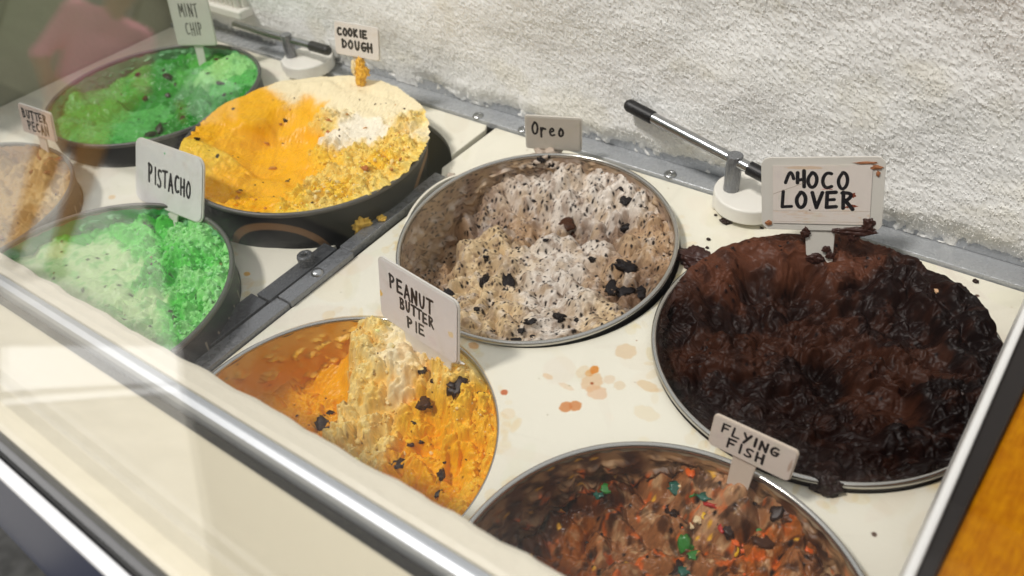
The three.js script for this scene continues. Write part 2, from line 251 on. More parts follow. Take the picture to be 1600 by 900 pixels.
{
  const g = lidGeometry([[-0.4500, ZF], [XR - 0.002, ZF], [XR - 0.002, ZT], [-0.470, ZT], [-0.472, -0.478], [-0.4495, -0.447]], [hole('oreo', 0.1212, 0, -0.003), hole('choco', 0.1192), hole('peanut', 0.1185), hole('fish', 0.1188)]);
  const lid = cabPart('top_panel', g, lidMat); lid.userData.label = 'stained cream panel round the cookies and cream, chocolate, peanut butter and candy tubs';
  // the raised lip beside the cookies and cream tub
  const lip = []; for (let i = 0; i <= 30; i++) { const a = mix(2.55, 3.55, i / 30), t = i / 30, h = 0.013 * Math.sin(Math.PI * Math.min(1, t * 1.15 + 0.0)) ** 0.6; lip.push([a, Math.max(0.0008, h || 0.0008)]); }
  const pos = [], idx = []; lip.forEach(([a, h]) => { for (const [r, y] of [[0.1235, -0.001], [0.1238, h], [0.1262, h], [0.1266, -0.001]]) pos.push(TUBS.oreo.c[0] + r * Math.cos(a), y, TUBS.oreo.c[2] - r * Math.sin(a)); });
  for (let i = 0; i < lip.length - 1; i++) for (let j = 0; j < 4; j++) { const a = i * 4 + j, b = i * 4 + (j + 1) % 4; idx.push(a, b, a + 4, b, b + 4, a + 4); }
  const lg = new THREE.BufferGeometry(); lg.setAttribute('position', new THREE.Float32BufferAttribute(pos, 3)); lg.setIndex(idx); const lq = lg.toNonIndexed(); lq.computeVertexNormals();
  mesh('raised_lip', lq.translate(0, -GY, 0), std(srgb('#f0ead9'), 0.36), lid);
}
{
  const xe = -0.4775, cx = TUBS.cookie.c[0] + 0.012, cz = TUBS.cookie.c[2] - 0.012, r = 0.1215, h = Math.sqrt(r * r - (xe - cx) ** 2), a0 = Math.atan2(-h, xe - cx), arc = [];
  for (let i = 0; i <= 80; i++) { const a = a0 - i / 80 * (2 * Math.PI + 2 * a0); arc.push([cx + r * Math.cos(a), cz + r * Math.sin(a)]); }
  const g = lidGeometry([[XL + 0.002, ZF], [XL + 0.002, ZT], [-0.482, ZT], [xe, ZT + 0.008], ...arc, [xe, ZF]].reverse(), [hole('mint', 0.1165), hole('pist', 0.1175), hole('pecan', 0.1175)]);
  cabPart('top_panel', g, lidMat).userData.label = 'cream panel round the mint, cookie dough, butter pecan and pistachio tubs';
}

// ---------------------------------------------------------------- metal hinge along the gap between the two lids
{
  const hg = new THREE.Group(); hg.name = 'panel_hinge'; hg.position.set(-0.4625, -GY, -0.29); hg.userData.label = 'dark steel strip hinge with bracket plates between the two cream panels'; cab.add(hg);
  const P = (n, g, m) => mesh(n, g.translate(0.4625, 0, 0.29), m, hg);
  P('strip', box(-0.4885, -0.4685, -0.004, 0.0045, -0.248, ZF - 0.002, 0.0006), greySteel);
  P('strip', box(-0.4660, -0.4508, -0.004, 0.0040, -0.256, ZF - 0.002, 0.0006), bluntSteel);
  P('strip', box(-0.4665, -0.4535, -0.003, 0.0060, -0.462, -0.3305, 0.0008), bluntSteel);
  const pl = P('bracket_plate', box(-0.4815, -0.4660, 0.0, 0.0064, -0.3265, -0.2485, 0.0006), greySteel);
  P('bracket_plate', box(-0.4640, -0.4490, 0.0004, 0.0062, -0.3300, -0.2565, 0.0006), bluntSteel);
  const kn = new THREE.LatheGeometry([[0.0022, 0.006], [0.0022, 0.010], [0.0048, 0.0105], [0.0066, 0.0098], [0.0072, 0.008], [0.0072, 0.004], [0.0066, 0]].map(([a, b]) => new THREE.Vector2(a, b)), 24);
  P('knob', kn.translate(-0.4735, 0.0062, -0.2985), greySteel);
  const dome = new THREE.LatheGeometry([[0, 0.0036], [0.0028, 0.0033], [0.0046, 0.0022], [0.0056, 0.0004], [0.0056, -0.0006]].map(([a, b]) => new THREE.Vector2(a, b)), 24);
  P('screw', dome.translate(-0.4562, 0.0064, -0.2940), steel);
}

// ---------------------------------------------------------------- frost grown over the back wall
{
  const x0 = XL + 0.001, x1 = XR + 0.36, y0 = 0.0045, y1 = 0.24, nx = 1000, ny = 170, pos = [], col = [], idx = [], c = new THREE.Color();
  for (let j = 0; j <= ny; j++) for (let i = 0; i <= nx; i++) {
    const x = mix(x0, x1, i / nx) + 0.0004 * n2(i * 3.1, j * 2.7), y = mix(y0, y1, j / ny) + (j ? 0.0004 * n2(i * 2.3 + 40, j * 3.7) : 0);
    const edge = 0.003 + 0.008 * fbm(x * 9, 2.2) + 0.002 * fbm(x * 50, 5.1), k = sm(edge, edge + 0.03, y);
    const lump = 0.0075 + 0.006 * fbm(x * 5, y * 7 + 3, 2) + 0.0008 * fbm(x * 38, y * 48 + 7, 3);
    const w = worley(x * 210, y * 240, 3), fuzz = 0.0003 * (1 - w[0]) + 0.00022 * n2(x * 300, y * 300) + 0.0002 * n2(x * 620, y * 620);
    const foot = 0.0035 * sm(0.03, 0.008, y) * sm(-0.1, 0.35, fbm(x * 12 + 5, 1.5) + 0.4 * n2(x * 90, y * 90)), thin = foot + 0.0012 * (0.5 + 0.5 * n2(x * 300, y * 300));
    pos.push(x, y, ZB + 0.0005 + thin + k * Math.max(0.001, lump + fuzz + 0.003));
    const stain = sm(0.15, 0.5, fbm(x * 7 + 3, y * 9 + 11));
    c.setRGB(0.93, 0.93, 0.91).lerp(new THREE.Color(0.84, 0.81, 0.71), 0.5 * stain);
    col.push(c.r, c.g, c.b);
  }
  const W = nx + 1; for (let j = 0; j < ny; j++) for (let i = 0; i < nx; i++) { const a = j * W + i; idx.push(a, a + 1, a + W, a + 1, a + W + 1, a + W); }
  const g = new THREE.BufferGeometry(); g.setAttribute('position', new THREE.Float32BufferAttribute(pos, 3)); g.setAttribute('color', new THREE.Float32BufferAttribute(col, 3)); g.setIndex(idx); g.computeVertexNormals();
  const f = mesh('frost', g, std('#ffffff', 0.85, { vertexColors: true })); f.userData.kind = 'stuff'; tag(f, 'thick white fuzzy frost covering the back wall of the freezer', 'frost');
  const n = 95000, cr = new THREE.InstancedMesh(new THREE.OctahedronGeometry(1, 0), std('#ffffff', 0.75), n), m4 = new THREE.Matrix4(), q4 = new THREE.Quaternion(), e4 = new THREE.Euler(), v4 = new THREE.Vector3(), s4 = new THREE.Vector3(), cc = new THREE.Color();
  for (let k = 0; k < n; k++) {
    const i = Math.floor(Math.pow(rnd(), 1) * (nx * 0.72)), j = Math.floor(rnd() * ny), o = (j * W + i) * 3, y = pos[o + 1];
    v4.set(pos[o] + R(-0.0008, 0.0008), y + R(-0.0008, 0.0008), pos[o + 2] + R(-0.0004, 0.0008)); const z = R(0.0003, 0.00062) * (y < 0.012 ? 0.6 : 1); s4.set(z * R(0.6, 1), z * R(0.6, 1), z * R(0.8, 1.7));
    cr.setMatrixAt(k, m4.compose(v4, q4.setFromEuler(e4.set(R(-1, 1), R(-1, 1), R(0, 6))), s4)); cr.setColorAt(k, cc.setRGB(col[o], col[o + 1], col[o + 2]));
  }
  cr.name = 'frost_crystals'; cr.castShadow = cr.receiveShadow = true; cr.userData.kind = 'stuff'; f.add(cr);
}
// ---------------------------------------------------------------- ribbed vent at the far end of the back wall
{
  const v = thing('vent_grille', 'white ribbed vent grille set against the frosted wall behind the mint tub', 'vent', [-0.94, 0.06, ZB + 0.02]);
  const P = (n, g) => mesh(n, g.translate(0.94, -0.06, -ZB - 0.02), whitePlastic, v);
  P('backing', box(XL + 0.003, -0.862, 0.056, 0.22, ZB + 0.001, ZB + 0.022));
  P('sill', box(XL + 0.003, -0.858, 0.044, 0.056, ZB + 0.001, ZB + 0.034, 0.003));
  const rib = box(-0.0016, 0.0016, 0.0575, 0.215, ZB + 0.0222, ZB + 0.029, 0.001).translate(0.94, -0.06, -ZB - 0.02);
  for (let x = XL + 0.012; x < -0.868; x += 0.0088) mesh('slat', rib, whitePlastic, v).position.x = x;
}

// ---------------------------------------------------------------- rod handles on round white bases
function rodHandle(label, bc, br, post, top, a, b, capA, capB) {
  const t = thing('rod_handle', label, 'handle', [bc[0], 0, bc[1]], 'rod handles by the frosted wall');
  const P = (n, g, m) => mesh(n, g.translate(-bc[0], 0, -bc[1]), m, t);
  const y0 = 0.0036;
  const prof = [[0, 0.0145], [br - 0.002, 0.0145], [br - 0.0006, 0.014], [br, 0.0125], [br, 0.001], [br - 0.001, 0], [0, 0]].map(([q, w]) => new THREE.Vector2(q, w));
  P('base', new THREE.LatheGeometry(prof.reverse(), 56).translate(bc[0], y0 + 0.0016, bc[1]), whitePlastic);
  const d = 0.0125; P('base_block', box(post[0] - d, post[0] + d, 0.0005, 0.0165, post[1] - d * 0.8, post[1] + d * 0.9, 0.003), whitePlastic);
  P('set_screw', new THREE.CylinderGeometry(0.0016, 0.0016, 0.0006, 12).rotateX(Math.PI / 2).translate(post[0] - 0.002, 0.008, post[1] + d * 0.9 + 0.0002), blackRubber);
  const A = new THREE.Vector3(...a), B = new THREE.Vector3(...b), dir = B.clone().sub(A).normalize();
  const pt = new THREE.LatheGeometry([[0, 0], [0.0068, 0], [0.0068, top - 0.001], [0.0058, top], [0, top]].map(([q, w]) => new THREE.Vector2(q, w)), 28);
  P('post', pt.translate(post[0], 0.014, post[1]), bluntSteel);
  P('rod', bar(A.clone().addScaledVector(dir, capA ? 0.004 : 0), B.clone().addScaledVector(dir, capB ? -0.004 : 0), 0.0049), steel);
  const cap = (p, s) => { const e = p.clone().addScaledVector(dir, s * 0.026); P('end_cap', mergeGeometries([bar(p, e, 0.0060, 20), new THREE.SphereGeometry(0.0060, 16, 8).translate(p.x, p.y, p.z)]), blackRubber); };
  if (capA) cap(A, 1); if (capB) cap(B, -1);
}
rodHandle('steel rod on a white round base beside the mint chip tub', [-0.750, -0.5625], 0.0310, [-0.7690, -0.5545], 0.034, [-0.8683, 0.040, -0.556], [-0.7040, 0.040, -0.5575], 0, 1);
rodHandle('steel rod on a white round base behind the large chocolate tub card', [-0.188, -0.5620], 0.0315, [-0.2035, -0.5555], 0.041, [-0.3150, 0.0622, -0.5740], [-0.1640, 0.0445, -0.5490], 1, 1);

// ---------------------------------------------------------------- tubs and ice cream
const RI = 0.1172, TAPER = 0.06;
const rimSteel = new THREE.MeshPhysicalMaterial({ color: srgb('#c2c0ba'), metalness: 0.9, roughness: 0.32, roughnessMap: brushed });
const rimDark = new THREE.MeshPhysicalMaterial({ color: srgb('#6c6a66'), metalness: 0.5, roughness: 0.5 });
function tubPrint(kind) {                                             // printed band round the outside of a tub
  return canvasTex(1024, 256, (c, W, H) => {
    c.fillStyle = kind === 'brown' ? '#241a16' : '#111014'; c.fillRect(0, 0, W, H);
    for (let i = 0; i < 300; i++) { c.fillStyle = `rgba(${R(60, 110) | 0},${R(55, 95) | 0},${R(55, 90) | 0},${R(0.03, 0.12)})`; c.beginPath(); c.ellipse(R(0, W), R(0, H), R(1, 18), R(1, 6), R(0, 3), 0, 7); c.fill(); }
    c.lineWidth = 9;
    if (kind === 'arc') { for (let i = 0; i < 4; i++) { c.strokeStyle = '#8d6a48'; c.beginPath(); c.ellipse(88 + i * 256, 62, 66, 50, 0, 0, 7); c.stroke(); } }
    if (kind === 'marks') { c.strokeStyle = '#a59a86'; c.lineWidth = 3; for (let i = 0; i < 46; i++) { const x = i * 22.4 + R(-3, 3); c.beginPath(); c.moveTo(x, 14 + R(0, 8)); c.quadraticCurveTo(x + R(-8, 8), 32, x + R(-3, 3), 52 + R(0, 12)); if (i % 3 === 0) c.lineTo(x + 11, 55); c.stroke(); } }
  });
}
function makeTub(key, label, print, rimMat, group) {
  const t = TUBS[key], g = thing('ice_cream_tub', label, 'tub', t.c, group); g.quaternion.copy(t.q);
  const Hh = 0.24, o = 0.1195, cur = [];
  const wallMat = std('#ffffff', 0.5, { map: tubPrint(print) });
  const lathe = (pts, n = 128) => new THREE.LatheGeometry(pts.map(([a, b]) => new THREE.Vector2(a, b)), n);
  mesh('wall', lathe([...Array(9).keys()].map((i) => { const y = mix(-Hh, -0.0035, i / 8); return [o - 0.0005 + TAPER * y, y]; })), wallMat, g);
  mesh('lining', lathe([[RI + 0.0006, -0.0035], [RI + 0.0004 - TAPER * 0.05, -0.05], [RI + 0.0004 - TAPER * 0.1, -0.1], [RI - TAPER * Hh, -Hh + 0.004], [0.0005, -Hh + 0.004]]), std(srgb('#b9a284'), 0.6), g);
  mesh('base', lathe([[0.0005, -Hh], [o - 0.0006 - TAPER * Hh, -Hh], [o - 0.0006 - TAPER * Hh, -Hh + 0.0035]], 64), rimDark, g);
  const rp = []; for (let i = 0; i <= 14; i++) { const a = i / 14 * 2 * Math.PI; rp.push([0.1186 + 0.0021 * Math.cos(a), -0.0022 + 0.0024 * Math.sin(a)]); }
  mesh('rim', lathe(rp, 160), rimMat, g);
  return g;
}

const col = (h) => srgb(h);
const CHIP = [0, 1, 2, 3, 4].map(() => { const g = mergeVertices(new THREE.IcosahedronGeometry(1, 2).deleteAttribute('uv').deleteAttribute('normal')), p = g.attributes.position, s = [R(0.7, 1.2), R(0.5, 0.8), R(0.6, 1.1)], q = R(0, 99); for (let i = 0; i < p.count; i++) { const v = new THREE.Vector3().fromBufferAttribute(p, i), k = 1 + 0.4 * n3(v.x * 1.1 + q, v.y * 1.1, v.z * 1.1) + 0.3 * n3(v.x * 2.6, v.y * 2.6 + q, v.z * 2.6); p.setXYZ(i, v.x * k * s[0], clamp(v.y * k * s[1], -0.5, 0.42), v.z * k * s[2]); } g.computeVertexNormals(); return g; });

const GRAIN = (() => { const g = mergeVertices(new THREE.IcosahedronGeometry(1, 1).deleteAttribute('uv').deleteAttribute('normal')), p = g.attributes.position; for (let i = 0; i < p.count; i++) { const k = R(0.75, 1.2); p.setXYZ(i, p.getX(i) * k, p.getY(i) * k, p.getZ(i) * k); } g.computeVertexNormals(); return g; })();
// A scoop-worn surface from points picked in the photograph: [px, py, depth in mm under the rim, roughness 0..1, colour key]
function makeIceCream(key, o) {
  const t = TUBS[key], inv = t.q.clone().invert(), N = o.N ?? 210;
  const g = thing('ice_cream', o.label, 'ice cream', t.c); g.quaternion.copy(t.q);
  const pts = o.points.map(([px, py, d0, r0, k]) => { const d = d0 < 0 ? d0 * (o.deep ?? 1) : d0, r = r0 * (o.crumb ?? 1); const p = local(t, px, py, d / 1000); return { x: p.x, z: p.z, d: d / 1000, r, c: o.colors[k] }; });
  const S = o.sigma ?? 0.0105, sc = o.sigmaC ?? 0.0065, off = t.c[0] * 71 + t.c[2] * 37;
  const tmp = new THREE.Color();
  function sample(x, z, wantColor) {
    const w1x = n2(x * 60 + off, z * 60), w1z = n2(x * 60 - 30, z * 60 + off), w2x = n2(x * 170 + off, z * 170), w2z = n2(x * 170, z * 170 - off);
    const wx = x + 0.0035 * w1x + 0.0016 * w2x, wz = z + 0.0035 * w1z + 0.0016 * w2z;
    let sw = 1e-12, d = 0, sr = 1e-30, r = 0, cr = 0, cg = 0, cb = 0;
    for (const p of pts) { const q2 = Math.exp(-((wx - p.x) ** 2 + (wz - p.z) ** 2) / (2 * sc * sc)) + 1e-28; sr += q2; r += q2 * p.r; cr += q2 * p.c.r; cg += q2 * p.c.g; cb += q2 * p.c.b; }
    r /= sr;
    const wq = o.warp ?? 0.7, hx = x + wq * ((0.0015 + 0.004 * r) * w1x + 0.0014 * r * w2x), hz = z + wq * ((0.0015 + 0.004 * r) * w1z + 0.0014 * r * w2z);
    for (const p of pts) { const q = Math.exp(-((hx - p.x) ** 2 + (hz - p.z) ** 2) / (2 * S * S)) + 1e-10; sw += q; d += q * p.d; }
    d /= sw;
    const R2 = Math.hypot(x, z) / RI;
    // crumbs where the scoop tore, soft scrape marks where it slid
    const wA = worley(x * 130 + 0.5 * n2(x * 200, z * 200), z * 130, 1 + (off | 0)), wB = worley(x * 290 + off, z * 290, 5), pat = sm(-0.35, 0.35, fbm(x * 45 + off, z * 45) + (r - 0.5) * 1.1), rr = r * pat;
        const wD = worley(x * 560, z * 560 + off, 31);
    const lx = x + 0.002 * w1x, lz = z + 0.002 * w1z, fa = o.fat ?? 1, rl = sm(0.02, 0.5, r);
    const billow = fa * rl * (0.012 * Math.abs(n2(lx * 24 + off, lz * 24)) + (o.mid ?? 1) * 0.0075 * Math.abs(n2(lx * 52 - off, lz * 52 + 3)) + (o.fine ?? 1) * (0.0034 * Math.abs(n2(lx * 115, lz * 115 + off)) + 0.0015 * Math.abs(n2(lx * 250 + 7, lz * 250))) - 0.007);
    const crumb = billow + (o.dry ?? 0.4) * rr * (0.0036 * (1 - Math.min(1, wA[0] * wA[0] * 1.5)) * (0.4 + 0.9 * wA[1]) + 0.0021 * (1 - Math.min(1, wB[0] * 1.1)) * (0.3 + wB[1]) + 0.0009 * (1 - Math.min(1, wD[0] * 1.2)) * (0.2 + 1.2 * wD[1]) - 0.002);
    const ca = o.scrape ?? 0.6, su = x * Math.cos(ca) + z * Math.sin(ca), sv = -x * Math.sin(ca) + z * Math.cos(ca);
    const soft = 0.0030 * fbm(x * 22, z * 22 + off, 2) + 0.0005 * n2(su * 60, sv * 380 + off) * (1 - rr) + (o.pits ?? 0.0005) * Math.min(0, n2(x * 240, z * 240 + off) + 0.25) + (0.00006 + 0.0002 * rr) * n2(x * 520, z * 520);
    const sw1 = (o.swell ?? 0.004) * fbm(x * 15 + off, z * 15, 3) + (o.fold ?? 0) * (0.5 - Math.abs(n2(su * 16 + 0.6 * w1x, sv * 30 + off)));
    let y = d + sw1 + crumb + soft ;
    if (o.extra) y += o.extra(x, z, R2, r);
    if (!wantColor) return { y, r: rr };
    tmp.setRGB(cr / sr, cg / sr, cb / sr);
    if (o.paint) o.paint(tmp, x, z, rr, off);
    tmp.multiplyScalar(1 + (0.05 + 0.13 * rr) * n2(x * 540, z * 540 + off) + (0.04 + 0.08 * rr) * n2(x * 230 + off, z * 230));
    return { y, r: rr, c: tmp, b: d + 0.5 * sw1 };
  }
  const pos = [], cl = [], idx = [], rough = [];
  for (let j = 0; j <= N; j++) for (let i = 0; i <= N; i++) {
    const u = -1 + 2 * i / N, v = -1 + 2 * j / N, dx = u * Math.sqrt(1 - v * v / 2), dz = v * Math.sqrt(1 - u * u / 2), rad = Math.hypot(dx, dz);
    let s = sample(dx * RI, dz * RI, true), y = s.y, Rb = RI + Math.min(0, y) * TAPER;
    if (o.over) y = mix(y, s.b, 0.75 * sm(0.9, 1, rad));
    if (o.lipY !== undefined && rad > 0.93) y = mix(y, Math.max(y, o.lipY + 0.002 * n2(dx * 14, dz * 14)), sm(0.93, 0.975, rad));
    if (o.over) Rb += o.over(Math.atan2(dz, dx), y) * sm(0.93, 1, rad) * sm(-0.004, 0.002, y);
    else y = mix(y, Math.min(y, o.maxEdge ?? y), sm(0.9, 1, rad));
    pos.push(dx * Rb, y, dz * Rb); cl.push(s.c.r, s.c.g, s.c.b); rough.push(s.r);
  }
  const W = N + 1; for (let j = 0; j < N; j++) for (let i = 0; i < N; i++) { const a = j * W + i; idx.push(a, a + W, a + 1, a + 1, a + W, a + W + 1); }
  const geo = new THREE.BufferGeometry(); geo.setAttribute('position', new THREE.Float32BufferAttribute(pos, 3)); geo.setAttribute('color', new THREE.Float32BufferAttribute(cl, 3)); geo.setIndex(idx); geo.computeVertexNormals();
  mesh('scooped_surface', geo, std('#ffffff', o.gloss ?? 0.5, { vertexColors: true, specularIntensity: o.spec ?? 0.5 }), g);
  // loose granules torn up by the scoop, too many to count
  if (o.grains) {
    const spots = []; for (let j = 1; j < N; j++) for (let i = 1; i < N; i++) { const k = j * W + i, x = pos[k * 3], z = pos[k * 3 + 2]; if (Math.hypot(x, z) > RI * 0.975) continue; if (rough[k] > 0.12 + 0.5 * hash2(i, j, 77)) spots.push(k); }
    const n = Math.min(o.grains, spots.length * 2), im = new THREE.InstancedMesh(GRAIN, std('#ffffff', o.gloss ?? 0.5, { specularIntensity: o.spec ?? 0.3 }), n), m4 = new THREE.Matrix4(), q4 = new THREE.Quaternion(), e4 = new THREE.Euler(), v4 = new THREE.Vector3(), s4 = new THREE.Vector3(), cc = new THREE.Color();
    for (let q = 0; q < n; q++) {
      const k = spots[Math.floor(rnd() * spots.length)], r = (o.grainSize ?? 1) * 0.0005 * Math.pow(5.5, rnd() * rnd()); v4.set(pos[k * 3] + R(-0.0005, 0.0005), pos[k * 3 + 1] + r * R(-0.2, 0.5), pos[k * 3 + 2] + R(-0.0005, 0.0005)); s4.set(r * R(0.7, 1.3), r * R(0.6, 1), r * R(0.7, 1.3));
      im.setMatrixAt(q, m4.compose(v4, q4.setFromEuler(e4.set(R(0, 6), R(0, 6), R(0, 6))), s4)); const b = R(0.85, 1.12); cc.setRGB(Math.min(0.95, cl[k * 3] * b), Math.min(0.95, cl[k * 3 + 1] * b), Math.min(0.95, cl[k * 3 + 2] * b)); if (o.grainTint) o.grainTint(cc); im.setColorAt(q, cc);
    }
    im.name = 'loose_granules'; im.userData.kind = 'stuff'; im.castShadow = im.receiveShadow = true; g.add(im);
  }
  // film and clots left on the tub wall above the surface
  if (o.smear) {
    const nt = 300, nh = 44, P = [], C = [], I = [], top = o.smear.top ?? -0.004, c = new THREE.Color();
    for (let j = 0; j <= nh; j++) for (let i = 0; i <= nt; i++) {
      const a = i / nt * 2 * Math.PI, ca = Math.cos(a), sa = Math.sin(a), ye = Math.min(top - 0.001, sample(ca * RI * 0.985, sa * RI * 0.985).y - 0.006);
      const y = mix(ye, top + 0.0015 * n2(ca * 9, sa * 9 + off), j / nh), s = a * 0.117;
      const q = fbm(s * 45 + off, y * 70, 4), clot = sm(o.smear.lo ?? 0.05, (o.smear.lo ?? 0.05) + 0.3, q) * (1 - sm(0.6, 1, j / nh));
      const rr = RI + y * TAPER - 0.0002 - 0.0004 * (0.5 + 0.5 * n2(s * 60, y * 30)) - clot * (0.0022 + 0.0022 * (1 - worley(s * 260, y * 260, 9)[0]));
      P.push(ca * rr, y, sa * rr);
      const k = sm(-0.25, 0.3, fbm(s * 30 - off, y * 18 + off, 4));
      c.copy(col(o.smear.a)).lerp(col(o.smear.b), k).lerp(col(o.smear.c), clot * 0.9); if (o.paint) o.paint(c, s * 0.7, y, clot, off);
      C.push(c.r, c.g, c.b);
    }
    const w = nt + 1; for (let j = 0; j < nh; j++) for (let i = 0; i < nt; i++) { const a = j * w + i; I.push(a, a + w, a + 1, a + 1, a + w, a + w + 1); }
    const sg = new THREE.BufferGeometry(); sg.setAttribute('position', new THREE.Float32BufferAttribute(P, 3)); sg.setAttribute('color', new THREE.Float32BufferAttribute(C, 3)); sg.setIndex(I); sg.computeVertexNormals();
    mesh('wall_smear', sg, std('#ffffff', 0.5, { vertexColors: true, side: THREE.DoubleSide }), g);
  }
  // pieces mixed into the ice cream: [px, py, size mm, depth guess mm, name, material]
  const put = (x, z, size, name, mat, sink = 0.25) => {
    const y = sample(x, z).y, m = mesh(name, CHIP[Math.floor(rnd() * CHIP.length)], mat, g), s = size / 2300;
    m.position.set(x, y - s * sink * 0.4, z); m.rotation.set(R(-0.5, 0.5), R(0, 6.3), R(-0.5, 0.5)); m.scale.set(s * R(0.85, 1.3), s * R(0.7, 1), s * R(0.7, 1.05)); return m;
  };
  for (const [px, py, size, d, name, mat] of o.pieces ?? []) { let p = local(t, px, py, d / 1000); for (let k = 0; k < 4; k++) { const yy = sample(p.x, p.z).y; p = local(t, px, py, mix(p.y, yy, 0.7)); } if (Math.hypot(p.x, p.z) < RI * 0.985) put(p.x, p.z, size, name, mat); }
  for (const [n, lo, hi, name, mat, test] of o.scatter ?? []) for (let k = 0, guard = 0; k < n && guard < n * 20; guard++) {
    const a = R(0, 6.2832), q = Math.sqrt(rnd()) * RI * 0.96, x = q * Math.cos(a), z = q * Math.sin(a); if (test && !test(x, z)) continue;
    put(x, z, R(lo, hi), name, typeof mat === 'function' ? mat() : mat); k++;
  }
  return { g, sample, t };
}
const M = { chocDark: std(srgb('#2b180f'), 0.42, { specularIntensity: 0.6 }), chocMid: std(srgb('#42230f'), 0.45, { specularIntensity: 0.5 }), cookieBlack: std(srgb('#1c1718'), 0.55, { specularIntensity: 0.5 }), dough: std(srgb('#b5651d'), 0.6), tanDough: std(srgb('#d18f3a'), 0.6), pecan: std(srgb('#8f5426'), 0.5), nut: std(srgb('#d9b087'), 0.55),
  green: std(srgb('#2f7a2c'), 0.35, { clearcoat: 0.4 }), teal: std(srgb('#1d5b4b'), 0.35, { clearcoat: 0.4 }), orange: std(srgb('#dd5f16'), 0.4, { clearcoat: 0.3 }), yellow: std(srgb('#e2b21c'), 0.4), red: std(srgb('#b02a22'), 0.35, { clearcoat: 0.4 }), pale: std(srgb('#e0c79c'), 0.5) };

makeTub('cookie', 'black tub with a brown ring print standing proud of the lid, cookie dough flavour', 'arc', rimDark, 'ice cream tubs');
makeTub('oreo', 'steel rimmed tub of cookies and cream sunk level with the lid', 'marks', rimSteel, 'ice cream tubs');
makeTub('choco', 'steel rimmed tub filled over its edge with dark chocolate ice cream', 'brown', rimSteel, 'ice cream tubs');
makeTub('peanut', 'steel rimmed tub of yellow peanut butter ice cream scooped out to one side', 'marks', rimSteel, 'ice cream tubs');
makeTub('fish', 'steel rimmed deep tub with brown ice cream full of coloured candies', 'brown', rimSteel, 'ice cream tubs');
makeTub('mint', 'dark tub of deep green mint chip ice cream standing proud of the lid', 'plain', rimDark, 'ice cream tubs');
makeTub('pist', 'dark tub with pale pattern holding light green pistachio ice cream', 'marks', rimDark, 'ice cream tubs');
makeTub('pecan', 'dark tub of tan butter pecan ice cream beside the end wall', 'marks', rimDark, 'ice cream tubs');

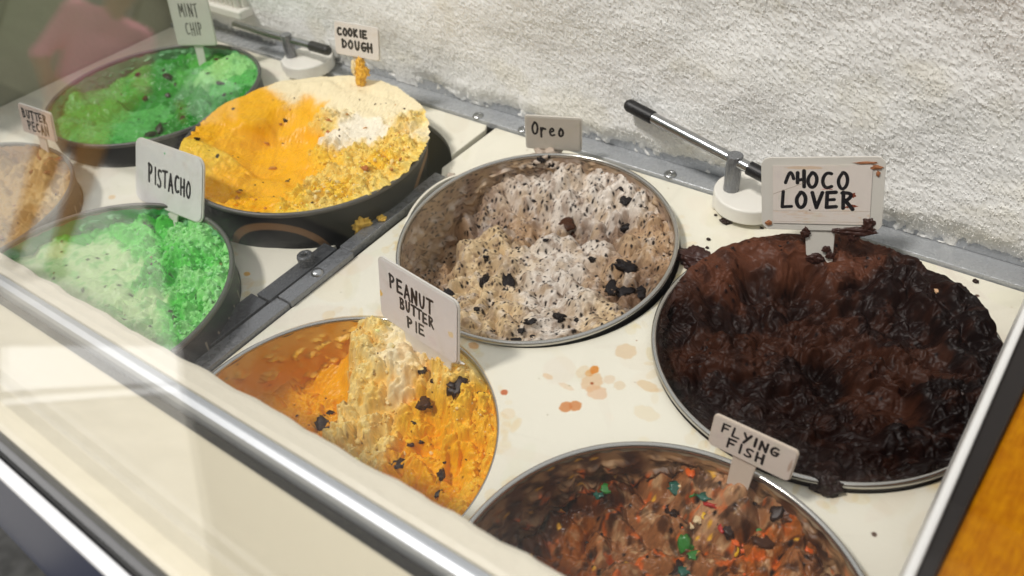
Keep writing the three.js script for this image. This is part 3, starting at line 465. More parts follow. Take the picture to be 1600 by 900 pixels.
const blotch = (c, hex, k) => c.lerp(col(hex), clamp(k));
makeIceCream('cookie', {
  label: 'bright yellow cookie dough ice cream with a pale crust and a smooth scooped hollow', N: 260, scrape: 1.2, gloss: 0.34, grains: 1500, grainTint: (c) => { if (rnd() < 0.25) c.lerp(col('#f6e3ae'), 0.6); }, deep: 1.5, lipY: -0.0012, pits: 0.0002,
  colors: { p: col('#f5e6be'), c: col('#f8d974'), o: col('#fab90f'), y: col('#fbd040'), w: col('#f9efd8') },
  points: [[560, 142, 6, 0, 'p'], [500, 140, 5, 0, 'p'], [455, 147, 5, 0, 'p'], [620, 165, 6, 0, 'p'], [650, 200, 4, 0.35, 'p'], [585, 165, 6, 0, 'p'], [535, 160, 5, 0, 'p'], [560, 200, 1, 0.1, 'w'], [585, 205, 1, 0.15, 'w'], [530, 215, 0, 0.35, 'w'], [510, 185, 1, 0.7, 'c'], [525, 178, 3, 0.5, 'p'], [620, 185, 4, 0.3, 'p'], [640, 195, 4, 1, 'c'], [645, 240, 2, 1, 'c'], [620, 225, 0, 1, 'c'], [600, 255, -2, 1, 'y'], [560, 245, -4, 0.9, 'c'], [610, 275, 0, 1, 'c'], [570, 290, -1, 1, 'c'], [530, 300, -3, 0.9, 'y'], [500, 318, -1, 0.9, 'c'], [455, 325, -2, 0.6, 'y'], [515, 250, -7, 0.8, 'y'], [520, 275, -6, 0.8, 'c'],
    [430, 158, 4, 0, 'o'], [470, 160, 2, 0, 'o'], [480, 180, -6, 0.05, 'o'], [395, 178, 0, 0, 'o'], [450, 200, -13, 0, 'o'], [420, 250, -19, 0, 'o'], [370, 240, -13, 0.1, 'o'], [345, 208, -2, 0.15, 'o'], [315, 232, 2, 0.2, 'y'], [330, 290, -6, 0.2, 'o'], [380, 315, -5, 0.25, 'o'], [410, 320, -4, 0.2, 'o'], [470, 285, -16, 0.05, 'o'], [480, 230, -15, 0.1, 'o'], [430, 300, -10, 0.1, 'o'], [310, 265, 1, 0.2, 'y'], [365, 180, 2, 0.15, 'o']],
  paint: (c, x, z, r, off) => { blotch(c, '#f6c23a', 0.5 * r * sm(0.0, 0.35, fbm(x * 120 + 3, z * 120))); blotch(c, '#f0a50a', 0.3 * (1 - r) * sm(0.1, 0.5, fbm(x * 30 + off, z * 30)) * sm(0.55, 0.2, c.b / c.r)); },
  over: (a, y) => (0.25 + 0.75 * sm(-2.6, -1.9, a) * sm(0.75, 0.2, a)) * (0.0040 + 0.0014 * n2(a * 9, 1.7) + 0.0009 * n2(a * 31, 4.2)),
  pieces: [[446, 187, 9, 0, 'chocolate_chunk', M.chocDark], [437, 190, 6, 0, 'dough_chunk', M.dough], [340, 245, 8, -8, 'chocolate_chunk', M.chocDark], [375, 298, 7, -8, 'chocolate_chunk', M.chocDark], [370, 310, 10, -6, 'dough_chunk', M.tanDough], [448, 283, 6, -12, 'chocolate_chunk', M.chocDark], [452, 280, 4, -12, 'chocolate_chunk', M.chocDark], [426, 263, 11, -17, 'dough_chunk', M.tanDough], [412, 205, 8, -8, 'dough_chunk', M.tanDough], [514, 187, 11, 0, 'dough_chunk', M.dough], [511, 201, 7, 0, 'dough_chunk', M.dough], [531, 212, 5, 0, 'chocolate_chunk', M.chocMid], [364, 170, 4, 0, 'chocolate_chunk', M.chocMid], [453, 171, 5, 0, 'dough_chunk', M.tanDough], [570, 263, 9, 0, 'dough_chunk', M.dough], [554, 282, 5, -2, 'chocolate_chunk', M.chocMid], [626, 253, 5, 0, 'dough_chunk', M.dough], [487, 315, 4, -2, 'chocolate_chunk', M.chocDark], [586, 163, 3, 6, 'chocolate_chunk', M.chocMid], [308, 217, 9, 2, 'chocolate_chunk', M.chocDark], [398, 289, 3, -10, 'chocolate_chunk', M.chocMid], [411, 285, 3, -10, 'chocolate_chunk', M.chocMid]],
  scatter: [[26, 1.5, 3.2, 'chocolate_chunk', M.chocMid], [18, 3, 6, 'dough_chunk', M.tanDough, (x, z) => x > 0.0]],
});
makeIceCream('oreo', {
  label: 'off white cookies and cream ice cream full of black biscuit crumbs', N: 300, scrape: 2.2, gloss: 0.36, fat: 1.2, mid: 0.5, fine: 0.22, dry: 0.2, warp: 0.15, maxEdge: -0.006, grains: 0, grainTint: (c) => { const q = rnd(); if (q < 0.16) c.copy(col('#1d1718')); else if (q < 0.4) c.lerp(col('#e2dad0'), 0.5); }, deep: 1.2, swell: 0.009, fold: 0.002, sigma: 0.0095, sigmaC: 0.011,
  colors: { w: col('#dcd2c6'), t: col('#b39473'), c: col('#d8bf97'), g: col('#93837a'), d: col('#785e4a') },
  points: [[870, 275, -9, 0.5, 'w'], [790, 268, -14, 0.6, 't'], [750, 285, -18, 0.9, 't'], [710, 310, -24, 0.7, 't'], [950, 280, -8, 0.4, 'w'], [1000, 310, -8, 0.6, 'w'], [1030, 350, -9, 0.8, 't'], [1035, 400, -12, 0.8, 't'], [1010, 440, -16, 0.8, 'd'], [900, 310, -18, 0.3, 'w'], [840, 290, -20, 0.4, 'w'], [800, 300, -24, 0.5, 'w'], [760, 345, -42, 0.3, 'g'], [700, 395, -55, 0.2, 't'], [720, 340, -46, 0.5, 't'], [800, 340, -38, 0.5, 't'], [835, 372, -40, 0.6, 't'], [900, 365, -36, 0.6, 'd'], [880, 340, -30, 0.4, 'w'], [950, 330, -18, 0.4, 'w'], [735, 400, -24, 0.4, 'c'], [770, 385, -25, 0.5, 'c'], [810, 405, -22, 0.5, 'c'], [870, 392, -20, 0.25, 'w'], [830, 400, -21, 0.25, 'w'], [920, 395, -20, 0.4, 'w'], [960, 370, -26, 0.9, 'd'], [1000, 380, -20, 0.9, 't'], [950, 430, -22, 0.8, 't'], [985, 460, -22, 0.9, 'd'], [715, 465, -28, 0.9, 'c'], [745, 490, -20, 1, 'c'], [790, 505, -16, 1, 'c'], [850, 512, -14, 1, 'w'], [900, 480, -15, 0.8, 'w'], [930, 495, -15, 1, 'c'], [840, 450, -22, 0.6, 'w'], [780, 460, -24, 0.7, 'c'], [740, 435, -30, 0.5, 'c'], [880, 430, -20, 0.4, 'w'], [690, 440, -45, 0.4, 't']],
  paint: (c, x, z, r, off) => {
    blotch(c, '#8f7560', 0.6 * sm(0.02, 0.35, fbm(x * 60 + 9, z * 60))); blotch(c, '#b89f80', 0.6 * sm(0.0, 0.4, fbm(x * 30 - 9, z * 30))); blotch(c, '#ded6cd', 0.45 * sm(0.1, 0.5, fbm(x * 48 - 4, z * 48)));
    const w = worley(x * 230, z * 230, 2), w2 = worley(x * 520, z * 520, 8), cl = sm(-0.2, 0.4, fbm(x * 26 + 2, z * 26 + 5));
    if (w[1] < 0.13 + 0.13 * cl) blotch(c, '#1b1719', sm(0.36, 0.2, w[0])); if (w2[1] < 0.12 + 0.16 * cl) blotch(c, '#2a2122', 0.9 * sm(0.42, 0.25, w2[0]));
  },
  smear: { a: '#b59b7c', b: '#9a8370', c: '#a98b68', lo: 0.12 },
  pieces: [[700, 460, 16, -30, 'biscuit_chunk', M.cookieBlack], [774, 470, 11, -20, 'biscuit_chunk', M.cookieBlack], [722, 425, 14, -30, 'biscuit_chunk', M.cookieBlack], [760, 440, 19, -28, 'biscuit_chunk', M.cookieBlack], [795, 445, 17, -24, 'biscuit_chunk', M.cookieBlack], [805, 535, 14, -16, 'biscuit_chunk', M.cookieBlack], [872, 495, 15, -15, 'biscuit_chunk', M.cookieBlack], [978, 312, 13, -12, 'biscuit_chunk', M.cookieBlack], [960, 308, 6, -12, 'biscuit_chunk', M.cookieBlack], [975, 355, 18, -20, 'biscuit_chunk', M.cookieBlack], [980, 415, 17, -20, 'biscuit_chunk', M.cookieBlack], [955, 450, 17, -20, 'biscuit_chunk', M.cookieBlack], [975, 452, 18, -20, 'biscuit_chunk', M.cookieBlack], [1000, 460, 14, -20, 'biscuit_chunk', M.cookieBlack], [1005, 450, 12, -20, 'biscuit_chunk', M.cookieBlack], [820, 288, 11, -18, 'biscuit_chunk', M.cookieBlack], [826, 300, 8, -18, 'biscuit_chunk', M.cookieBlack], [836, 308, 7, -18, 'biscuit_chunk', M.cookieBlack], [882, 284, 6, -10, 'biscuit_chunk', M.cookieBlack], [885, 352, 19, -32, 'biscuit_chunk', M.chocMid], [897, 365, 14, -34, 'biscuit_chunk', M.chocMid], [790, 355, 7, -38, 'biscuit_chunk', M.cookieBlack], [748, 352, 6, -42, 'biscuit_chunk', M.cookieBlack], [853, 265, 12, -6, 'biscuit_chunk', M.cookieBlack], [842, 258, 9, -5, 'biscuit_chunk', M.cookieBlack], [830, 507, 10, -14, 'biscuit_chunk', M.cookieBlack], [815, 515, 8, -14, 'biscuit_chunk', M.cookieBlack], [900, 500, 7, -14, 'biscuit_chunk', M.cookieBlack], [745, 482, 7, -20, 'biscuit_chunk', M.cookieBlack], [925, 405, 9, -20, 'biscuit_chunk', M.cookieBlack], [760, 400, 6, -24, 'biscuit_chunk', M.cookieBlack]],
  scatter: [[90, 1.6, 3.6, 'biscuit_chunk', M.cookieBlack], [20, 3.6, 6, 'biscuit_chunk', M.cookieBlack]],
});
const choco = makeIceCream('choco', {
  label: 'dark chocolate ice cream heaped to the edge of its tub', N: 310, scrape: 0.2, gloss: 0.42, spec: 0.3, fat: 0.92, mid: 0.55, fine: 0.35, dry: 0.2, crumb: 0.6, lump: 0.8, deep: 1.25, grains: 0, grainSize: 0.9, swell: 0.009, fold: 0.003, sigma: 0.0092, warp: 0.25,
  colors: { l: col('#5b3524'), m: col('#3a2015'), d: col('#1d0e0a'), k: col('#140907') },
  points: [[1150, 400, 5, 0.15, 'l'], [1190, 388, 6, 0.1, 'l'], [1230, 400, 6, 0.2, 'l'], [1320, 388, 6, 0.1, 'l'], [1350, 405, 7, 0.15, 'l'], [1310, 415, 4, 0.3, 'l'], [1105, 425, 3, 0.3, 'l'], [1080, 450, 0, 0.5, 'm'], [1390, 425, 6, 0.7, 'd'], [1450, 440, 6, 0.7, 'd'], [1520, 490, 5, 0.7, 'k'], [1270, 440, -4, 0.7, 'm'], [1190, 440, -6, 0.8, 'm'], [1180, 470, -20, 0.5, 'd'], [1130, 450, -6, 0.7, 'l'], [1120, 500, -22, 0.4, 'd'], [1060, 500, -14, 0.4, 'd'], [1095, 560, -20, 0.5, 'm'], [1150, 545, -15, 0.5, 'm'], [1180, 560, -22, 0.5, 'm'], [1250, 490, -28, 0.5, 'd'], [1290, 525, -16, 0.8, 'm'], [1340, 460, -10, 0.8, 'd'], [1400, 480, -8, 0.7, 'd'], [1400, 530, -12, 0.8, 'd'], [1430, 570, -8, 0.9, 'm'], [1370, 580, -10, 0.9, 'm'], [1340, 570, -16, 0.9, 'm'], [1300, 600, -30, 0.5, 'k'], [1240, 600, -24, 0.5, 'd'], [1180, 630, -24, 0.4, 'd'], [1120, 620, -22, 0.4, 'd'], [1380, 640, -16, 0.5, 'm'], [1250, 690, -12, 0.5, 'd'], [1350, 720, -5, 0.5, 'd'], [1430, 700, -4, 0.6, 'k'], [1480, 620, -2, 0.8, 'k'], [1540, 540, 1, 0.6, 'k'], [1310, 670, -16, 0.5, 'd'], [1180, 690, -14, 0.4, 'd']],
  paint: (c, x, z, r, off) => { blotch(c, '#4c2a1b', 0.4 * sm(0.05, 0.4, fbm(x * 40 + 1, z * 40)) * (0.4 + r)); blotch(c, '#180a08', 0.5 * sm(0.05, 0.4, fbm(x * 34 - 7, z * 34 + 5))); const w = worley(x * 190, z * 190, 4); if (w[1] < 0.12) blotch(c, '#160806', sm(0.3, 0.15, w[0])); },
  over: (a, y) => 0.0014 * sm(-1.5, -0.9, a) * sm(0.45, 0.1, a) * (1 + n2(a * 7, 3)),
  smear: { a: '#2a140e', b: '#4a2817', c: '#2e150f', lo: -0.2, top: -0.003 },
  pieces: [[1465, 455, 7, 5, 'nut_piece', M.nut], [1389, 398, 5, 7, 'candy_piece', M.teal], [1296, 392, 3, 6, 'nut_piece', M.nut]],
  scatter: [[60, 1.5, 4, 'chocolate_chunk', M.chocDark]],
});
makeIceCream('peanut', {
  label: 'golden peanut butter ice cream with chocolate pieces, hollowed down one side', N: 300, scrape: 1.9, deep: 1.15, fat: 1.1, gloss: 0.34, maxEdge: -0.003, grains: 1300, grainTint: (c) => { const q = rnd(); if (q < 0.22) c.lerp(col('#f7e4ad'), 0.6); else if (q < 0.25) c.lerp(col('#7a430c'), 0.7); },
  colors: { o: col('#f6b312'), e: col('#e8a81c'), p: col('#f8df94'), c: col('#faebc4'), y: col('#f8c53c') },
  points: [[400, 555, -22, 0.1, 'e'], [450, 550, -34, 0.15, 'o'], [500, 545, -36, 0.1, 'o'], [480, 610, -52, 0.3, 'o'], [420, 600, -48, 0.2, 'e'], [530, 650, -52, 0.3, 'o'], [540, 595, -45, 0.1, 'o'], [550, 540, -34, 0.15, 'o'], [572, 497, 9, 1, 'p'], [562, 515, 2, 1, 'p'], [578, 535, 6, 0.9, 'p'], [575, 580, -3, 0.9, 'p'], [580, 640, -18, 1, 'p'], [585, 690, -32, 1, 'p'], [700, 560, 12, 0.9, 'y'], [672, 545, 9, 0.6, 'c'], [718, 566, 10, 1, 'p'], [640, 530, 5, 0.4, 'c'], [625, 530, 8, 0.25, 'c'], [650, 550, 10, 0.3, 'c'], [605, 550, 6, 0.5, 'c'], [615, 590, 4, 0.4, 'c'], [600, 625, -16, 0.6, 'y'], [670, 580, -6, 0.8, 'y'], [700, 580, 6, 1, 'p'], [738, 572, 4, 1, 'p'], [720, 640, -2, 1, 'y'], [750, 645, -4, 1, 'y'], [735, 610, 2, 0.9, 'y'], [690, 615, -4, 0.9, 'y'], [655, 640, -22, 0.7, 'o'], [640, 670, -30, 0.8, 'y'], [690, 690, -38, 0.5, 'o'], [740, 710, -34, 0.3, 'o'], [640, 710, -38, 0.6, 'o'], [720, 760, -36, 0.4, 'o'], [768, 670, -12, 0.9, 'y'], [765, 720, -18, 0.8, 'y'], [750, 755, -24, 0.8, 'y'], [600, 690, -34, 0.8, 'p']],
  paint: (c, x, z, r, off) => { blotch(c, '#f6c238', 0.5 * r * sm(-0.05, 0.35, fbm(x * 110 + 5, z * 110))); blotch(c, '#e49c0c', 0.3 * sm(0.1, 0.45, fbm(x * 36 - 3, z * 36))); const w = worley(x * 160, z * 160, 3); if (w[1] < 0.07) blotch(c, '#6a3508', 0.7 * sm(0.2, 0.1, w[0])); },
  smear: { a: '#efc05a', b: '#ebab22', c: '#f3ba30', lo: 0.16, top: -0.003 },
  pieces: [[506, 662, 17, -48, 'chocolate_chunk', M.chocDark], [516, 645, 8, -48, 'chocolate_chunk', M.chocDark], [503, 650, 8, -48, 'chocolate_chunk', M.chocDark], [713, 604, 17, -8, 'chocolate_chunk', M.chocDark], [703, 598, 11, -8, 'chocolate_chunk', M.chocDark], [661, 578, 10, -6, 'chocolate_chunk', M.chocDark], [676, 597, 6, -8, 'chocolate_chunk', M.chocDark], [664, 637, 14, -20, 'chocolate_chunk', M.chocMid], [672, 630, 9, -20, 'chocolate_chunk', M.chocMid], [648, 660, 8, -28, 'chocolate_chunk', M.chocDark], [643, 694, 9, -34, 'chocolate_chunk', M.chocMid], [659, 692, 7, -34, 'chocolate_chunk', M.chocDark], [689, 741, 12, -36, 'chocolate_chunk', M.chocDark], [623, 724, 15, -36, 'chocolate_chunk', M.chocDark], [753, 616, 8, -6, 'chocolate_chunk', M.chocDark], [695, 722, 4, -36, 'chocolate_chunk', M.chocDark], [743, 749, 6, -28, 'chocolate_chunk', M.chocDark], [525, 535, 4, -34, 'chocolate_chunk', M.chocDark], [445, 628, 4, -45, 'chocolate_chunk', M.chocMid], [730, 717, 4, -34, 'chocolate_chunk', M.chocDark], [684, 771, 7, -36, 'chocolate_chunk', M.chocDark]],
  scatter: [[30, 1.4, 3.2, 'chocolate_chunk', M.chocMid]],
});
const candy = () => [M.green, M.teal, M.orange, M.orange, M.yellow, M.red, M.pale, M.chocDark][Math.floor(rnd() * 8)];
makeIceCream('fish', {
  label: 'brown ice cream packed with orange and green candies deep in its tub', N: 300, scrape: 1.1, gloss: 0.3, fat: 1.2, mid: 0.6, fine: 0.25, dry: 0.2, warp: 0.15, maxEdge: -0.004, grains: 0, grainSize: 1.1, grainTint: (c) => { const q = rnd(); if (q < 0.07) c.copy(col('#d9601a')); else if (q < 0.085) c.copy(col('#2f7a3a')); else if (q < 0.12) c.copy(col('#e2b65a')); else if (q < 0.3) c.lerp(col('#cda57c'), 0.5); else if (q < 0.5) c.lerp(col('#2a130a'), 0.6); }, swell: 0.008, fold: 0.003, sigma: 0.0085,
  colors: { b: col('#6b3b1c'), d: col('#3f1e0d'), x: col('#93603a'), l: col('#c29670'), o: col('#9a561f') },
  points: [[850, 760, -42, 0.3, 'b'], [820, 800, -58, 0.3, 'b'], [900, 730, -32, 0.4, 'b'], [960, 745, -34, 0.5, 'b'], [960, 780, -44, 0.6, 'd'], [1000, 800, -48, 0.9, 'x'], [1080, 714, -9, 0.7, 'o'], [1055, 750, -28, 0.9, 'x'], [1060, 790, -36, 0.9, 'x'], [1100, 800, -38, 0.9, 'l'], [1160, 742, -2, 0.5, 'l'], [1130, 728, -3, 0.6, 'l'], [1190, 760, -3, 0.6, 'l'], [1105, 735, -10, 0.6, 'l'], [1222, 785, -7, 0.6, 'x'], [1155, 755, -5, 0.5, 'x'], [1150, 775, -18, 0.7, 'l'], [1120, 750, -20, 0.8, 'x'], [1200, 790, -20, 0.8, 'x'], [1160, 820, -34, 0.8, 'd'], [1200, 840, -28, 1, 'o'], [1250, 830, -15, 0.5, 'o'], [1300, 870, -18, 0.8, 'd'], [1000, 870, -50, 1, 'x'], [950, 840, -52, 0.8, 'x'], [900, 850, -60, 0.6, 'o'], [1100, 870, -40, 1, 'x'], [1050, 840, -42, 1, 'x'], [1180, 880, -32, 1, 'o'], [1250, 880, -24, 0.9, 'x'], [870, 800, -52, 0.4, 'd']],
  paint: (c, x, z, r, off) => { blotch(c, '#d0ac80', 0.6 * sm(0.1, 0.45, fbm(x * 70 + 5, z * 70)) * r); blotch(c, '#2c130a', 0.75 * sm(0.02, 0.35, fbm(x * 62 - 3, z * 62))); blotch(c, '#d9641c', 0.75 * sm(0.22, 0.42, fbm(x * 55 + 33, z * 55 - 8)) * r); const w = worley(x * 170, z * 170, 6); if (w[1] < 0.1) blotch(c, '#20100a', sm(0.32, 0.15, w[0])); else if (w[1] > 0.94) blotch(c, '#e0a83a', sm(0.3, 0.15, w[0])); },
  smear: { a: '#9b7650', b: '#5d361c', c: '#5a3216', lo: 0.02, top: -0.005 },
  pieces: [[938, 770, 13, -44, 'candy_piece', M.teal], [946, 764, 9, -44, 'candy_piece', M.green], [1058, 765, 12, -30, 'candy_piece', M.teal], [1062, 758, 9, -30, 'candy_piece', M.pale], [1104, 776, 13, -26, 'candy_piece', M.teal], [1109, 788, 8, -30, 'candy_piece', M.red], [1078, 778, 7, -32, 'candy_piece', M.green], [1068, 848, 13, -40, 'candy_piece', M.green], [1078, 852, 11, -40, 'candy_piece', M.green], [1086, 868, 9, -40, 'candy_piece', M.green], [1048, 799, 8, -38, 'chocolate_chunk', M.chocDark], [1080, 728, 11, -18, 'candy_piece', M.orange], [1078, 740, 9, -22, 'candy_piece', M.orange], [1082, 712, 9, -12, 'candy_piece', M.orange], [1094, 810, 10, -38, 'candy_piece', M.pale], [1083, 815, 9, -38, 'candy_piece', M.pale], [1099, 816, 5, -38, 'candy_piece', M.yellow], [1063, 824, 6, -40, 'candy_piece', M.orange], [1138, 828, 15, -34, 'chocolate_chunk', M.chocDark], [1130, 826, 9, -34, 'candy_piece', M.red], [1150, 848, 8, -34, 'candy_piece', M.orange], [1160, 856, 8, -34, 'candy_piece', M.orange], [1186, 850, 8, -30, 'candy_piece', M.orange], [1192, 846, 13, -28, 'chocolate_chunk', M.chocMid], [1215, 800, 12, -18, 'chocolate_chunk', M.chocDark], [1265, 858, 8, -18, 'candy_piece', M.orange], [1298, 868, 8, -16, 'candy_piece', M.orange], [1308, 885, 9, -16, 'candy_piece', M.teal], [1056, 890, 17, -44, 'chocolate_chunk', M.chocDark], [1070, 893, 12, -44, 'candy_piece', M.teal], [1150, 862, 6, -34, 'candy_piece', M.yellow], [920, 833, 5, -55, 'candy_piece', M.teal]],
  scatter: [[46, 2, 5, 'candy_piece', candy, (x, z) => x > -0.02], [40, 1.5, 4, 'chocolate_chunk', M.chocDark]],
});
makeIceCream('mint', {
  label: 'deep green mint ice cream with dark chocolate chips', N: 190, scrape: 0.9, gloss: 0.34, maxEdge: -0.003, swell: 0.007, fold: 0.0025, crumb: 0.6, warp: 0.3, fine: 0.5, mid: 0.7,
  colors: { g: col('#4aa53c'), d: col('#268a22'), l: col('#90cf7c'), m: col('#58b352') },
  points: [[250, 100, -15, 0.2, 'd'], [320, 90, -12, 0.2, 'g'], [370, 95, -6, 0.1, 'l'], [345, 110, -8, 0.05, 'l'], [385, 125, -5, 0.2, 'm'], [300, 110, -16, 0.3, 'g'], [270, 110, -18, 0.5, 'd'], [300, 160, -22, 0.6, 'd'], [330, 165, -14, 0.8, 'd'], [370, 150, -6, 0.5, 'd'], [250, 150, -25, 0.1, 'd'], [230, 190, -22, 0.1, 'm'], [200, 140, -22, 0.1, 'g'], [200, 110, -18, 0.2, 'g'], [150, 150, -20, 0.2, 'g'], [180, 200, -18, 0.1, 'm'], [200, 215, -12, 0.2, 'm'], [130, 180, -15, 0.2, 'g'], [280, 190, -16, 0.6, 'd'], [110, 150, -12, 0.4, 'g'], [350, 140, -10, 0.1, 'm']],
  paint: (c, x, z, r, off) => { blotch(c, '#1c721c', 0.4 * sm(0.1, 0.45, fbm(x * 40 + 3, z * 40))); blotch(c, '#8ccf94', 0.25 * sm(0.1, 0.45, fbm(x * 26 - 5, z * 26))); },
  smear: { a: '#6fae78', b: '#55995f', c: '#4a9a52', lo: 0.1, top: -0.004 },
  pieces: [[216, 118, 10, -18, 'chocolate_chip', M.chocDark], [262, 122, 12, -18, 'chocolate_chip', M.chocDark], [275, 130, 9, -18, 'chocolate_chip', M.chocDark], [255, 107, 8, -16, 'chocolate_chip', M.chocDark], [340, 91, 9, -10, 'chocolate_chip', M.chocDark], [355, 92, 6, -8, 'chocolate_chip', M.chocDark], [346, 130, 12, -10, 'chocolate_chip', M.chocDark], [353, 147, 9, -10, 'chocolate_chip', M.chocDark], [262, 150, 8, -24, 'chocolate_chip', M.chocDark], [286, 185, 11, -18, 'chocolate_chip', M.chocDark], [248, 202, 18, -16, 'chocolate_chip', M.chocDark], [236, 208, 12, -14, 'chocolate_chip', M.chocDark], [258, 196, 14, -16, 'chocolate_chip', M.chocDark], [226, 153, 8, -24, 'chocolate_chip', M.chocMid]],
  scatter: [[20, 2.5, 6, 'chocolate_chip', M.chocDark]],
});
makeIceCream('pist', {
  label: 'light green pistachio ice cream, smooth on one side and crumbly on the other', N: 210, scrape: 0.5, gloss: 0.36, maxEdge: -0.006, grains: 1500, grainSize: 1.15, grainTint: (c) => { if (rnd() < 0.25) c.lerp(col('#b4ecb4'), 0.5); }, swell: 0.007,
  colors: { p: col('#bcdc9e'), b: col('#6ad85c'), l: col('#a0ea90'), d: col('#46bc3c') },
  points: [[100, 358, -16, 0.2, 'd'], [160, 350, -18, 0.3, 'd'], [60, 390, -15, 0.1, 'p'], [150, 395, -16, 0.15, 'p'], [100, 420, -16, 0.15, 'p'], [190, 430, -16, 0.2, 'p'], [210, 365, -20, 0.4, 'b'], [240, 360, -18, 0.6, 'b'], [285, 368, -12, 1, 'l'], [330, 380, -10, 1, 'l'], [350, 425, -8, 1, 'l'], [310, 410, -12, 1, 'b'], [300, 440, -14, 1, 'l'], [285, 480, -14, 0.9, 'b'], [310, 500, -11, 0.9, 'l'], [335, 460, -9, 0.9, 'l'], [255, 400, -18, 0.9, 'b'], [255, 440, -17, 0.9, 'd'], [230, 480, -17, 0.4, 'p'], [270, 510, -14, 0.7, 'b'], [230, 520, -15, 0.4, 'p']],
  paint: (c, x, z, r, off) => { blotch(c, '#a7e6a6', 0.5 * r * sm(0.05, 0.4, fbm(x * 90 + 3, z * 90))); blotch(c, '#44bb42', 0.45 * sm(0.05, 0.4, fbm(x * 52 - 6, z * 52))); const w = worley(x * 150, z * 150, 3); if (w[1] < 0.06) blotch(c, '#3c5a2c', sm(0.3, 0.15, w[0])); },
  smear: { a: '#6fae7a', b: '#4b9a5c', c: '#58b262', lo: 0.15, top: -0.005 },
  pieces: [[238, 406, 9, -16, 'nut_piece', M.chocDark], [244, 402, 6, -16, 'nut_piece', M.chocDark], [232, 350, 8, -18, 'nut_piece', std(srgb('#2e6a2e'), 0.5)]],
  scatter: [[26, 1.5, 4, 'nut_piece', std(srgb('#2f5a28'), 0.5)], [16, 2, 5, 'nut_piece', std(srgb('#8f8a4a'), 0.5)]],
});
makeIceCream('pecan', {
  label: 'tan butter pecan ice cream with brown nut pieces', N: 170, scrape: 0.5, gloss: 0.5, maxEdge: -0.003,
  colors: { t: col('#bf9c62'), l: col('#d2b680'), d: col('#9c7440') },
  points: [[30, 280, -8, 0.5, 't'], [70, 260, -3, 0.9, 'l'], [95, 290, -5, 0.5, 't'], [40, 340, -6, 0.5, 't'], [60, 235, 0, 1, 'd'], [90, 255, 0, 1, 'd'], [10, 320, -8, 0.2, 't'], [70, 310, -8, 0.4, 'l'], [10, 240, -4, 0.6, 'd']],
  paint: (c, x, z, r) => blotch(c, '#8d6a3c', 0.4 * sm(0.1, 0.45, fbm(x * 50, z * 50 + 3))),
  pieces: [[62, 247, 14, 0, 'nut_piece', M.pecan], [75, 252, 12, 0, 'nut_piece', M.pecan], [90, 250, 12, 0, 'nut_piece', M.pecan], [45, 235, 12, 0, 'nut_piece', M.pecan], [75, 270, 9, -3, 'nut_piece', M.pecan]],
  scatter: [[22, 3, 7, 'nut_piece', M.pecan], [16, 2, 4, 'nut_piece', M.chocMid]],
});

// ---------------------------------------------------------------- crumbs and clots dropped on lids and rims
function clot(name, label, category, pos, s, mat, flat = 0.6, sub = 3) {
  const g = new THREE.IcosahedronGeometry(1, sub * 3), p = g.attributes.position, q = R(0, 90);
  for (let i = 0; i < p.count; i++) { const v = new THREE.Vector3().fromBufferAttribute(p, i), k = 1 + 0.3 * n3(v.x * 1.3 + q, v.y * 1.3, v.z * 1.3) + 0.16 * n3(v.x * 3.5, v.y * 3.5 + q, v.z * 3.5) + 0.08 * n3(v.x * 8, v.y * 8 + q, v.z * 8); p.setXYZ(i, v.x * k * s[0], Math.max(-0.3, v.y * k * flat) * s[1], v.z * k * s[2]); }
  const m = mergeVertices(g.deleteAttribute('uv').deleteAttribute('normal')); m.computeVertexNormals(); m.translate(0, 0.3 * s[1], 0);
  const o = mesh(name, m, mat); o.position.copy(pos); return tag(o, label, category);
}
const yCrumb = std(srgb('#efc04a'), 0.5), chocClot = std(srgb('#3a1a11'), 0.5), greyCrumb = std(srgb('#b9aa9a'), 0.6);
clot('ice_cream_crumb', 'yellow clump of ice cream dropped on the lid beside the steel hinge', 'crumb', onY(566, 356).setY(0.0002), [0.0105, 0.013, 0.0105], yCrumb, 0.85);
clot('ice_cream_crumb', 'small yellow crumb on the hinge strip next to the bigger clump', 'crumb', onY(590, 340, 0.006).setY(0.0062).setX(-0.46), [0.004, 0.004, 0.004], yCrumb);
clot('ice_cream_clot', 'brown chocolate clot smeared over the tub edge towards the cookies and cream', 'crumb', onY(1094, 404, 0.006).setY(0.0002), [0.020, 0.012, 0.011], chocClot, 0.6);
clot('ice_cream_clot', 'chocolate drip hanging over the steel rim behind the candy tub', 'crumb', onY(1290, 757, 0.004).setY(0.0002), [0.0085, 0.011, 0.0065], std(srgb('#26110b'), 0.5), 0.8);
clot('chocolate_crumb', 'black crumb lying on the lid in front of the white rod base', 'crumb', onY(1134, 348).setY(0.0002), [0.0045, 0.004, 0.0034], M.chocDark, 0.8, 2);
for (const [px, py, s] of [[1107, 375, 0.0018], [1118, 337, 0.0014], [1128, 323, 0.0016], [1190, 357, 0.0015], [1524, 441, 0.0022], [1105, 388, 0.0015]]) { const o = clot('chocolate_crumb', 'tiny black crumb scattered on the lid around the chocolate tub', 'crumb', onY(px, py).setY(0.0002), [s, s, s * 0.8], M.chocDark, 0.8, 1); o.userData.group = 'tiny crumbs round the chocolate tub'; }
clot('ice_cream_crumb', 'pale crumb on the lid corner by the raised lip', 'crumb', onY(706, 277).setY(0.0002), [0.005, 0.004, 0.004], greyCrumb, 0.7, 2);

